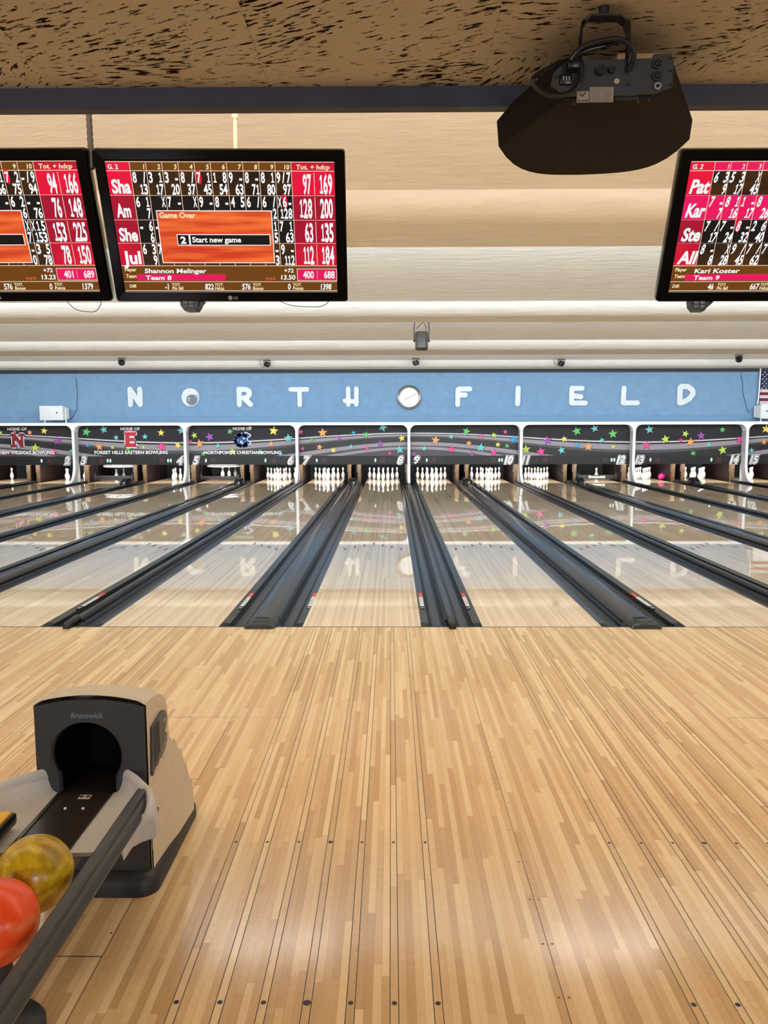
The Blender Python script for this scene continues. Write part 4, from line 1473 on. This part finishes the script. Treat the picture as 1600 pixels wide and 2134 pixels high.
S_right, t_right = score_tv((1.412, -3.575, 2.862), (1, 0.0, 0), (0, 0.3955, -0.9184), 'black score television cut off by the right edge, its left third showing', 'G. 2', [
    ('Pat', {1: ('6', '3', '9'), 2: ('5', '3', '17'), 3: ('', 'X', '45'), 4: ('', '', '6')}, None),
    ('Kar', {1: ('7', '-', '7'), 2: ('8', '1', '16'), 3: ('1', '-', '17'), 4: ('8', '', '26')}, None),
    ('Ste', {1: ('7', '/', '17'), 2: ('7', '-', '24'), 3: ('8', '-', '32'), 4: ('2', '6', '40')}, None),
    ('All', {1: ('8', '-', '8'), 2: ('', 'X', '28'), 3: ('9', '/', '45'), 4: ('7', '/', '62'), 5: ('7', '', '')}, None)],
    None, 'Kari Koster', 'Team 9', None, True, {(2, 3): 0.013}, shown=(1, 2, 3, 4), hi_row=1, tot=False,
    bottom=[('s', 'Diff.', A0 + 0.012, 'L'), ('n', '46', 0.232, 'R'), ('p', ('TOT.', 'Pin fall'), 0.247, 'L'), ('n', '667', 0.425, 'R'), ('p', ('TOT.', 'Hdcp'), 0.430, 'L')])

# dark ribbed conduit between the two left televisions
g = G()
P = [(-0.936 - 0.004 * sin(i * 0.05), -3.56, 2.80 + i * 0.0125) for i in range(102)]
g.tube(P, [0.0125 if i % 2 else 0.0105 for i in range(102)], 10)
tag(g.build('conduit', mat('conduit_brown', (26, 19, 14), 0.5)), 'dark ribbed conduit dropping from the ceiling between the two left televisions', 'conduit')

# little sensor boxes under the televisions
for S, a, lab in ((S_main, 0.31, 'small black box with two lenses under the whole television in view'), (S_right, 0.185, 'small black box with two lenses under the right television')):
    c = S.p(a, TV_H, -0.02)
    t = thing('sensor_box', c, lab, 'sensor box', 'sensor boxes under the televisions')
    g = G()
    x, y, z = c
    lp = [(x - 0.040, z), (x + 0.040, z), (x + 0.042, z - 0.022), (x + 0.026, z - 0.047), (x - 0.020, z - 0.047), (x - 0.036, z - 0.026)]
    g.prism([(a_, y - 0.02, b_) for a_, b_ in lp], (0.006, 0.06, 0))
    g.build('housing', black_plastic, t, smooth=20)
    for i in (0, 1):
        for j in (0, 1):
            g = G()
            g.rbox(x - 0.024 + i * 0.026, x - 0.003 + i * 0.026, y - 0.026, y - 0.018, z - 0.036 + j * 0.016, z - 0.023 + j * 0.016, 0.003)
            g.build('lens', mat('lens_grey', (96, 98, 100), 0.15), t)
    g = G()
    g.prism([(x + 0.04, y - 0.01, z - 0.002), (x + 0.065, y - 0.01, z - 0.002), (x + 0.065, y - 0.01, z - 0.010), (x + 0.042, y - 0.01, z - 0.03)], (0, 0.03, 0))
    g.build('bracket', black_plastic, t, smooth=20)
# loose cables drooping under the left two televisions
for S, a0, a1, dip, lab in ((S_left, 0.80, 0.955, 0.055, 'thin black cable drooping in a loop under the left television'), (S_main, 0.70, 0.92, 0.030, 'thin black cable drooping under the right end of the whole television')):
    g = G()
    P = []
    for i in range(21):
        u = i / 20
        q = S.p(a0 + (a1 - a0) * (u ** 0.85), TV_H - 0.004, 0.0)
        P.append(q - Vector((0, 0, dip * (1 - (2 * u - 1) ** 4) * (0.75 + 0.25 * u))))
    g.tube(P, 0.0016, 6)
    tag(g.build('loose_cable', black_plastic), lab, 'cable')

# ------------------------------------------------------------------ light effect projector under the near ceiling
t = thing('light_projector', (0.79, -4.75, 2.62), 'dark wedge-shaped light effect projector hung from the fissured ceiling', 'light projector')
lp_mat = mat('projector_brown_black', (24, 21, 18), 0.6, var=0.15, scale=9, spec=0.15)
lp_back = mat('projector_plate', (40, 40, 42), 0.55, var=0.1, scale=9)
# lower and upper outlines: back edge near the viewer, front edge bowed and wider
low, mid, top = [(0.700, -4.75, 2.586)], [(0.663, -4.755, 2.615)], [(0.672, -4.755, 2.668)]
NB = 22
for i in range(NB + 1):
    u = 2 * i / NB - 1
    xl = 0.834 + u * 0.268
    bow = 1 - 0.8 * abs(u) ** 5 - 0.2 * abs(u) ** 2
    low.append((xl, -4.50 + 0.07 * bow, 2.566 + 0.008 * u - 0.064 * bow))
    mid.append((xl + 0.006 * u, -4.50 + 0.078 * bow, 2.626))
    top.append((0.834 + u * 0.23, -4.52 + 0.04 * bow, 2.672))
low.append((0.905, -4.75, 2.582))
mid.append((0.960, -4.755, 2.605))
top.append((0.957, -4.755, 2.676))
g = G()
g.loft([low, mid, top], 0, True, True, True)
g.build('housing', lp_mat, t, smooth=18)
g = G()
bp = [(0.658, 2.612), (0.664, 2.640), (0.690, 2.667), (0.905, 2.672), (0.909, 2.682), (0.950, 2.682), (0.957, 2.670), (0.957, 2.606), (0.915, 2.590), (0.700, 2.587)]
g.prism([(x, -4.758, z) for x, z in bp], (0, -0.010, 0))
cpan = g.build('connector_panel', lp_back, t, smooth=20)
YB = -4.768
g = G()
for sx in (0.0, 1.0):
    g.tube([Vector((0.605 if sx == 0 else 1.075, -4.52, 2.58)), Vector((0.695 if sx == 0 else 0.925, -4.745, 2.60))], 0.004, 6)
g.build('side_ridge', lp_mat, t)


def ring3(nm, x, z, r, depth, m):
    g = G()
    g.lathe([(r * 0.62, 0), (r * 0.62, depth * 0.5), (r, depth * 0.5), (r, 0.0)], 18)
    g.v = [(x + a, YB - c, z + b) for a, b, c in g.v]
    return g.build(nm, m, cpan)


def put_disc(nm, x, z, r, d, m, n=18):
    g = G()
    g.cyl((x, YB + 0.002, z), (x, YB - d, z), r, n)
    return g.build(nm, m, cpan)


k_ = 0.000290  # metres per crop unit on the panel


def bpx(u, v):
    """crop position (1600-wide detail) to panel x, z"""
    return 0.663 + (u - 445) * (0.957 - 0.663) / (1425 - 445), 2.668 - (v - 435) * 0.0002905 * 1.02


xx_, zz_ = bpx(828, 520)
put_disc('adjust_knob', xx_, zz_, 0.012, 0.010, black_plastic)
xx_, zz_ = bpx(920, 515)
put_disc('fuse_cap', xx_, zz_, 0.009, 0.008, black_plastic)
for v_ in (470, 565):
    xx_, zz_ = bpx(1292, v_)
    g = G()
    g.cyl((xx_, YB + 0.002, zz_), (xx_, YB - 0.006, zz_), 0.0125, 18, 0)
    g.cyl((xx_, YB - 0.005, zz_), (xx_, YB - 0.008, zz_), 0.009, 18, 1)
    for q in (-0.004, 0.0, 0.004):
        g.cyl((xx_ + q, YB - 0.007, zz_ + (0.003 if q == 0 else -0.002)), (xx_ + q, YB - 0.010, zz_ + (0.003 if q == 0 else -0.002)), 0.0011, 8, 2)
    g.build('signal_socket', [lp_back, void_mat, steel], cpan)
xx_, zz_ = bpx(1297, 648)
put_disc('chrome_jack', xx_, zz_, 0.009, 0.006, steel)['label'] = 'chrome jack'
put_disc('jack_hole', xx_, zz_, 0.004, 0.008, void_mat)
xx_, zz_ = bpx(965, 602)
put_disc('round_sticker', xx_, zz_, 0.0065, 0.0015, mat('sticker_cream', (176, 160, 138), 0.6))
# power inlet
xx_, zz_ = bpx(545, 590)
g = G()
g.rbox(xx_ - 0.015, xx_ + 0.015, YB - 0.008, YB + 0.002, zz_ - 0.013, zz_ + 0.013, 0.003)
for q in (-0.007, 0.0, 0.007):
    g.box(xx_ + q - 0.0015, xx_ + q + 0.0015, YB - 0.010, YB - 0.007, zz_ - 0.004, zz_ + 0.005, 1)
g.build('power_inlet', [black_plastic, silver], cpan)
for (u_, v_) in ((430, 470), (468, 568), (580, 712), (620, 775), (1230, 748), (1145, 762), (1400, 525), (1408, 632), (1400, 425), (1060, 628)):
    xx_, zz_ = bpx(u_, v_)
    put_disc('screw', xx_, zz_, 0.0034, 0.003, black_plastic, 8)
# stickers
g = G()
xa_, za_ = bpx(640, 770)
xb_, zb_ = bpx(740, 680)
g.box(xa_, xb_, YB - 0.001, YB, za_, zb_, 0)
stroke(g, [(xa_ + 0.009, zb_ - 0.008), (xa_ + 0.013, zb_ - 0.012), (xa_ + 0.021, zb_ - 0.003)], 0.0012, (0, YB - 0.0014, 0), EX, EZ, 1)
text(g, 'RoHS', ((xa_ + xb_) / 2, YB - 0.0014, za_ + 0.0015), EX, EZ, 0.0055, 1, 'C', width=0.026, bold=0.02)
g.build('check_sticker', [mat('sticker_tan', (150, 138, 120), 0.6), black_plastic], cpan, smooth=0)
g = G()
xa_, za_ = bpx(745, 768)
xb_, zb_ = bpx(942, 648)
g.box(xa_, xb_, YB - 0.001, YB, za_, zb_, 0)
for i in range(7):
    z_ = zb_ - 0.005 - i * 0.0043
    g.box(xa_ + 0.004, xa_ + (0.05 if i == 0 else 0.026 + 0.002 * (i % 3)), YB - 0.0014, YB - 0.0009, z_ - 0.0007, z_, 1)
    if i > 1:
        g.box(xa_ + 0.033, xa_ + 0.052 - 0.002 * (i % 2), YB - 0.0014, YB - 0.0009, z_ - 0.0007, z_, 1)
g.build('rating_sticker', [mat('sticker_tan2', (140, 130, 116), 0.6), mat('sticker_print', (92, 84, 74), 0.6)], cpan, smooth=0)
g = G()
for i in range(9):
    xa_, za_ = bpx(955, 660 + i * 11)
    g.box(xa_, xa_ + (0.028 if i == 0 else 0.058), YB - 0.0008, YB, za_ - 0.0007, za_)
for i in range(3):
    xa_, za_ = bpx(1005, 485 + i * 45)
    g.box(xa_, xa_ + 0.038, YB - 0.0008, YB, za_ - 0.0009, za_)
g.build('printed_lines', mat('panel_print', (74, 72, 70), 0.6), cpan, smooth=0)
put = G()
put.lathe([(0.024, 0), (0.021, 0.0015), (0.0, 0.002)], 24)
put.v = [(0.845 + a, -4.60 + b * 1.4, 2.548 - c - 0.03 * b) for a, b, c in put.v]
# hanging bracket
g = G()
br2 = [(0.738, -4.715, 2.660), (0.733, -4.735, 2.690), (0.722, -4.785, 2.704), (0.713, -4.825, 2.713), (0.714, -4.842, 2.720), (0.725, -4.85, 2.727), (0.798, -4.85, 2.727), (0.816, -4.842, 2.721), (0.829, -4.825, 2.712), (0.842, -4.785, 2.702), (0.856, -4.735, 2.69), (0.860, -4.715, 2.660)]
pb = [Vector(p) for p in br2]
cxm = 0.777
loops = []
for p in pb:
    inn = Vector(((p.x - cxm) * 0.93 + cxm, p.y, p.z - (0.004 if p.z > 2.715 else 0)))
    hv = Vector((0, 0.012, -0.012)) if p.z < 2.715 else Vector((0, 0.016, 0.0))
    loops.append([p - hv, p + hv, inn + hv, inn - hv])
g.loft(loops, 0, True, True, True)
g.cyl((0.762, -4.85, 2.722), (0.762, -4.85, 2.7495), 0.012, 12)
g.build('hanging_bracket', mat('bracket_black', (24, 22, 20), 0.5), t, smooth=30)
# cords
g = G()


def smooth_path(pts, n=8):
    P = [Vector(p) for p in pts]
    out = []
    for i in range(len(P) - 1):
        p0, p1, p2, p3 = P[max(i - 1, 0)], P[i], P[i + 1], P[min(i + 2, len(P) - 1)]
        for k in range(n):
            u = k / n
            out.append(0.5 * ((2 * p1) + (-p0 + p2) * u + (2 * p0 - 5 * p1 + 4 * p2 - p3) * u * u + (-p0 + 3 * p1 - 3 * p2 + p3) * u ** 3))
    out.append(P[-1])
    return out


g.tube(smooth_path([(0.700, -4.775, 2.650), (0.722, -4.79, 2.656), (0.727, -4.79, 2.631), (0.721, -4.79, 2.604), (0.703, -4.79, 2.585), (0.668, -4.79, 2.577), (0.633, -4.79, 2.585), (0.611, -4.79, 2.604), (0.611, -4.79, 2.619), (0.632, -4.78, 2.636), (0.666, -4.77, 2.656), (0.70, -4.76, 2.672)]), 0.006, 10)
g.tube(smooth_path([(0.697, -4.80, 2.654), (0.719, -4.81, 2.677), (0.765, -4.81, 2.692), (0.81, -4.81, 2.696), (0.843, -4.80, 2.683), (0.852, -4.79, 2.664), (0.845, -4.775, 2.64)]), 0.0065, 10)
g.tube(smooth_path([(0.700, -4.78, 2.662), (0.73, -4.79, 2.678), (0.776, -4.79, 2.690), (0.818, -4.79, 2.701), (0.842, -4.785, 2.695), (0.849, -4.78, 2.677), (0.846, -4.77, 2.645)]), 0.0055, 10)
g.build('power_cord', black_plastic, t)
g = G()
g.rbox(0.692, 0.722, YB - 0.03, YB + 0.001, 2.638, 2.660, 0.005)
g.build('plug', black_plastic, t)

# outlet box let into the near ceiling beside the bracket
t = thing('ceiling_outlet', (0.92, -4.55, 2.75), 'tan electrical outlet plate on the fissured ceiling behind the projector', 'outlet')
g = G()
g.rbox(0.86, 0.985, -4.62, -4.535, 2.728, 2.751, 0.004)
g.build('plate', mat('outlet_tan', (176, 138, 92), 0.6), t)
g = G()
g.lathe([(0.022, 0), (0.022, 0.003), (0.020, 0.004)], 20)
g.v = [(0.935 + a, -4.578 + b, 2.729 - c) for a, b, c in g.v]
for q in (-0.007, 0.007):
    g.box(0.935 + q - 0.0015, 0.935 + q + 0.0015, -4.584, -4.574, 2.7235, 2.726, 1)
g.build('socket', [mat('outlet_tan2', (160, 124, 82), 0.6), black_plastic], t)

# ------------------------------------------------------------------ ball return
charcoal = mat('hood_charcoal', (54, 55, 58), 0.5, var=0.06, scale=60)
beige = mat('hood_beige', (208, 194, 172), 0.5, var=0.04, scale=80)
tray_grey = mat('tray_grey', (194, 191, 188), 0.5, var=0.04, scale=60)
t = thing('ball_return', (-0.87, -4.2, 0), 'beige and charcoal ball return hood with open rack, standing on the approach at left', 'ball return')
HX0, HX1 = -1.085, -0.66
# shell: side profile swept across, top crowned
side = [(-3.985, 0.05), (-3.985, 0.742), (-3.975, 0.752), (-3.90, 0.745), (-3.82, 0.727), (-3.775, 0.708), (-3.74, 0.678), (-3.722, 0.64), (-3.705, 0.50), (-3.66, 0.455), (-3.62, 0.44), (-3.585, 0.38), (-3.54, 0.29), (-3.50, 0.21), (-3.475, 0.12), (-3.47, 0.05)]
side = side[1:] + side[:1]      # the front stays open behind the panel
g = G()
NX_ = 14
loops = []
for i in range(NX_ + 1):
    u = i / NX_
    x = HX0 + (HX1 - HX0) * u
    cr_ = 0.030 * (1 - (2 * u - 1) ** 2) - (0.010 if i in (0, NX_) else 0)
    loops.append([(x, y, z + (cr_ if z > 0.6 else 0)) for y, z in side])
g.loft(loops, 0, False, True, True)
shell = g.build('hood_shell', beige, t, smooth=40)
# stepped side ribs on both cheeks
for sgn, xs_ in ((1, HX1), (-1, HX0)):
    for k, (yt, zt, zf) in enumerate([(-3.665, 0.470, 0.41), (-3.60, 0.400, 0.323), (-3.56, 0.315, 0.232), (-3.51, 0.222, 0.165)]):
        g = G()
        tb, tf = 0.008 * (k + 1), 0.0014 * (k + 1)
        lp = [(yt, zt), (-3.95, zf), (-3.978, zf - 0.01), (-3.978, 0.06), (-3.472, 0.06), (-3.475, 0.12), (-3.50, 0.21)]
        lp += [p for p in [(-3.54, 0.29), (-3.585, 0.38)] if p[1] < zt - 0.01]
        lp += [(yt + 0.012, zt - 0.008)]
        off_ = lambda y: tf + (tb - tf) * min(1, max(0, (y + 3.98) / 0.35))
        g.loft([[(xs_ - sgn * 0.01, y, z) for y, z in lp], [(xs_ + sgn * off_(y), y, z) for y, z in lp]], 0, True, True, True)
        g.build('side_rib', beige, shell, smooth=20)
# logo plaque on the right cheek
g = G()
lg = [(-3.949, 0.632), (-3.83, 0.648), (-3.80, 0.645), (-3.765, 0.628), (-3.757, 0.600), (-3.775, 0.565), (-3.803, 0.552), (-3.775, 0.545), (-3.762, 0.530), (-3.768, 0.505), (-3.80, 0.482), (-3.85, 0.468), (-3.858, 0.478), (-3.895, 0.455), (-3.905, 0.465), (-3.958, 0.443), (-3.986, 0.452)]
lg = [(max(y, -3.965) if z < 0.5 else y, z) for y, z in lg]
g.prism([(HX1 - 0.004, y, z) for y, z in lg], (0.014, 0, 0), 0)
for yv in (-3.935, -3.915, -3.895, -3.875):
    g.box(HX1 + 0.0095, HX1 + 0.0125, yv, yv + 0.006, 0.47 + (yv + 3.935) * 0.5, 0.628, 1)
stroke(g, [(-3.80, 0.60), (-3.795, 0.615), (-3.79, 0.60)], 0.004, (HX1 + 0.0112, 0, 0), (0, 1, 0), EZ, 2)
stroke(g, [(-3.84, 0.488), (-3.82, 0.505), (-3.80, 0.508), (-3.785, 0.530)], 0.003, (HX1 + 0.0112, 0, 0), (0, 1, 0), EZ, 2)
g.build('logo_plaque', [mat('plaque_slate', (62, 70, 80), 0.4), mat('plaque_brown', (70, 62, 62), 0.4), mat('plaque_cream', (206, 196, 172), 0.4)], shell, smooth=20)
# dark front with the round ball opening (keyhole shape)
ocx, ocz, orr = -0.885, 0.541, 0.129
hole = []
for i in range(60):
    a = radians(-90 + 6 * i)
    hx, hz = orr * cos(a), orr * sin(a)
    if hz < -0.085:
        # neck: straight sides down to the track
        hx = max(-0.101, min(0.101, orr * cos(a) * 1.28))
        hz = -0.155
    hole.append((ocx + hx, ocz + hz))
out = []
FXL, FXR, FZB = HX0 + 0.008, HX1 - 0.006, 0.05


def top_z(x):
    u = (x - HX0) / (HX1 - HX0)
    return 0.727 + 0.030 * (1 - (2 * u - 1) ** 2)


for (hx, hz) in hole:
    dx, dz = hx - ocx, hz - ocz
    if hz < 0.40:
        dx, dz = dx * 2.0, dz - 0.01
    L = 1e9
    if dx > 1e-6:
        L = min(L, (FXR - ocx) / dx)
    if dx < -1e-6:
        L = min(L, (FXL - ocx) / dx)
    if dz < -1e-6:
        L = min(L, (FZB - ocz) / dz)
    if dz > 1e-6:
        for _ in range(1):
            lo_, hi_ = 0.0, min(L, 10)
            for __ in range(40):
                md = (lo_ + hi_) / 2
                if ocz + dz * md < top_z(ocx + dx * md):
                    lo_ = md
                else:
                    hi_ = md
            L = min(L, lo_)
    out.append((ocx + dx * L, ocz + dz * L))
# snap nearest outline points onto the four corners
for cxn, czn in ((FXL, FZB), (FXR, FZB), (FXL, top_z(FXL)), (FXR, top_z(FXR))):
    j = min(range(60), key=lambda q: (out[q][0] - cxn) ** 2 + (out[q][1] - czn) ** 2)
    out[j] = (cxn, czn)
YH = -4.0
g = G()
g.loft([[(x, YH + 0.02, z) for x, z in out], [(x, YH - 0.0, z) for x, z in out], [(ocx + (x - ocx) * 1.06, YH - 0.004, ocz + (z - ocz) * 1.03) for x, z in hole], [(x, YH + 0.004, z) for x, z in hole], [(x, YH + 0.02, z) for x, z in hole]], 0, True)
fpan = g.build('front_panel', charcoal, t, smooth=40)
# opening liner (dark tunnel)
g = G()
g.loft([[(x, YH + 0.019, z) for x, z in hole], [(x, YH + 0.16, z) for x, z in hole], [(ocx + (x - ocx) * 0.8, YH + 0.21, ocz + (z - ocz) * 0.85) for x, z in hole]], 0, True, False, True)
g.build('opening_liner', mat('tunnel_black', (7, 7, 8), 0.8, spec=0.1), t)
g = G()
text(g, 'Brunswick', (-0.878, YH - 0.0035, 0.690), EX, EZ, 0.020, 0, 'C', width=0.122, shear=0.2, bold=0.03)
g.build('brand_lettering', mat('lettering_blue_grey', (112, 126, 142), 0.4), fpan, smooth=0)
# skirt around the foot
g = G()


def rrect(x0, x1, y0, y1, r, z):
    pts = []
    for cx_, cy_, a0 in ((x1 - r, y1 - r * 1.0, 0), (x0 + r, y1 - r, 90), (x0 + r, y0 + r, 180), (x1 - r, y0 + r, 270)):
        for i in range(7):
            a = radians(a0 + 15 * i)
            pts.append((cx_ + r * cos(a), cy_ + r * sin(a), z))
    return pts


g.loft([rrect(-1.115, -0.632, -4.045, -3.36, 0.07, 0.0), rrect(-1.115, -0.632, -4.045, -3.36, 0.07, 0.045), rrect(-1.10, -0.645, -4.02, -3.385, 0.06, 0.075), rrect(-1.09, -0.655, -4.0, -3.45, 0.05, 0.085)], 0, True, True, True)
g.build('skirt', mat('skirt_black', (38, 38, 40), 0.5, var=0.08), t, smooth=40)
# ball track out of the opening
TX0, TX1, TZ = -0.995, -0.792, 0.398
g = G()
g.box(TX0, TX1, -4.56, -3.995, TZ - 0.075, TZ)
g.box(TX0 + 0.016, TX1 - 0.004, -3.995, -3.82, TZ - 0.009, TZ)
g.box(TX1 - 0.012, TX1 + 0.002, -4.56, -4.0, TZ - 0.08, TZ + 0.006)
g.box(TX0 - 0.002, TX0 + 0.012, -4.56, -4.0, TZ - 0.08, TZ + 0.004)
g.build('track', mat('track_brown_black', (44, 38, 33), 0.28, var=0.25, scale=7), t, smooth=0)
g = G()
ex_, ey_ = Vector((1, 0.0, 0)), Vector((0, 1, 0))
g.box(-0.905, -0.862, -4.055, -4.025, TZ, TZ + 0.0015, 0)
for q in (-0.895, -0.872):
    g.cyl((q, -4.04, TZ + 0.001), (q, -4.04, TZ + 0.003), 0.008, 12, 1)
g.build('warning_label', [mat('label_pale', (210, 196, 176), 0.5), mat('label_brown', (90, 44, 26), 0.5)], t, smooth=0)
for q in (-0.92, -0.855):
    g = G()
    g.cyl((q, -4.13, TZ), (q, -4.13, TZ + 0.004), 0.005, 10)
    g.build('rivet', white_paint, t)


def tray(sgn, x_edge):
    """moulded grey dish beside the track: ear by the hood, flat scoop further out"""
    g = G()
    st = [(-4.004, 0.045, 0.080), (-4.05, 0.084, 0.086), (-4.12, 0.138, 0.088), (-4.18, 0.182, 0.090), (-4.24, 0.208, 0.086), (-4.285, 0.211, 0.066), (-4.31, 0.170, 0.030), (-4.34, 0.148, 0.016), (-4.42, 0.146, 0.010)]
    top_, bot_ = [], []
    for y, ra, rh in st:
        pr = [(0, 0), (.25 * ra, .03 * rh), (.46 * ra, .12 * rh), (.62 * ra, .28 * rh), (.74 * ra, .48 * rh), (.82 * ra, .66 * rh), (.88 * ra, .70 * rh), (ra - .010, .74 * rh), (ra - .006, .92 * rh), (ra + .002, rh + .008), (ra + .014, rh + .012), (ra + .026, rh + .004), (ra + .032, .7 * rh), (ra + .037, .1 * rh - .015)]
        top_.append([(x_edge + sgn * a, y, TZ + b) for a, b in pr])
        bot_.append([(x_edge + sgn * a * 0.985, y, TZ + b - 0.013) for a, b in pr])
    g.loft([a + b[::-1] for a, b in zip(top_, bot_)], 0, True, True, True)
    return g


tr = tray(1, TX1 + 0.003).build('side_tray', tray_grey, t, smooth=50)
tl = tray(-1, TX0 - 0.003).build('side_tray', tray_grey, t, smooth=50)
g = G()
g.cyl((-0.570, -4.235, 0.452), (-0.548, -4.235, 0.450), 0.009, 14)
g.build('tray_bolt', black_plastic, tr)
# rail on the right, with its groove
rail_mat = mat('rail_grey', (68, 69, 70), 0.38, metal=0.3, var=0.06)
g = G()
rp = [(-0.664, 0.445), (-0.660, 0.498), (-0.652, 0.506), (-0.632, 0.503), (-0.627, 0.498), (-0.626, 0.482), (-0.621, 0.480), (-0.614, 0.474), (-0.606, 0.452), (-0.610, 0.440), (-0.625, 0.434), (-0.655, 0.436)]
g.loft([[(x + 0.022, y, z) for x, z in rp] for y in (-5.75, -4.19)], 0, True, True, True)
g.build('rail', rail_mat, t, smooth=35)
g = G()
g.loft([[(-1.809 - x, y, z) for x, z in rp] for y in (-5.75, -4.26)], 0, True, True, True)
g.build('rail', rail_mat, t, smooth=35)
g = G()
g.rbox(-1.115, -1.022, -4.56, -4.27, 0.418, 0.462, 0.012, 0)
g.rbox(-1.105, -1.034, -4.55, -4.282, 0.450, 0.470, 0.008, 1)
g.build('bumper_pad', [black_plastic, mat('bumper_yellow', (232, 180, 20), 0.4)], t)['label'] = 'black pad with a yellow face'
# rack foot
g = G()
g.lathe([(0.122, 0.0), (0.122, 0.018), (0.108, 0.036), (0.055, 0.052), (0.042, 0.07), (0.042, 0.36)], 32, c=(-0.885, -4.708, 0))
g.build('pedestal', mat('pedestal_black', (34, 34, 36), 0.45), t, smooth=40)

g = G()
g.rbox(-0.905, -0.850, -5.75, -4.50, 0.345, 0.412, 0.008)
g.box(-0.90, -0.86, -5.00, -4.92, 0.30, 0.36)
g.box(-0.92, -0.90, -5.3, -4.9, 0.30, 0.34)
g.build('centre_bar', black_plastic, t)

# balls waiting on the rack
ball_spec = [('bowling_ball', (-0.775, -4.68, 0.484), marbled('ball_yellow', (146, 116, 12), (200, 164, 24), (232, 202, 66), 7.0, 0.26), 'marbled mustard yellow bowling ball on the rack nearest the hood'),
             ('bowling_ball', (-0.775, -4.902, 0.484), marbled('ball_orange', (236, 58, 18), (255, 88, 36), (255, 128, 78), 5.0, 0.26), 'bright orange red bowling ball on the rack at the left edge')]
for nm, loc, m, lab in ball_spec:
    me = bpy.data.meshes.new(nm)
    bm = bmesh.new()
    bmesh.ops.create_uvsphere(bm, u_segments=48, v_segments=28, radius=0.1079)
    bm.to_mesh(me)
    bm.free()
    me.materials.append(m)
    me.shade_smooth()
    o = bpy.data.objects.new(nm, me)
    o.location = loc
    COL.objects.link(o)
    tag(o, lab, 'bowling ball', 'bowling balls')
me = bpy.data.meshes.new('bowling_ball')
bm = bmesh.new()
bmesh.ops.create_uvsphere(bm, u_segments=32, v_segments=20, radius=0.1079)
bm.to_mesh(me)
bm.free()
me.materials.append(marbled('ball_magenta', (150, 10, 80), (212, 24, 120), (236, 60, 150), 7.0))
me.shade_smooth()
o = bpy.data.objects.new('bowling_ball', me)
o.location = (8.97, 18.25, 0.108)
COL.objects.link(o)
tag(o, 'magenta bowling ball at the pin deck on the right side of lane thirteen', 'bowling ball', 'bowling balls')

for r_ in list(COL.objects):
    if '_o' in r_:
        del r_['_o']
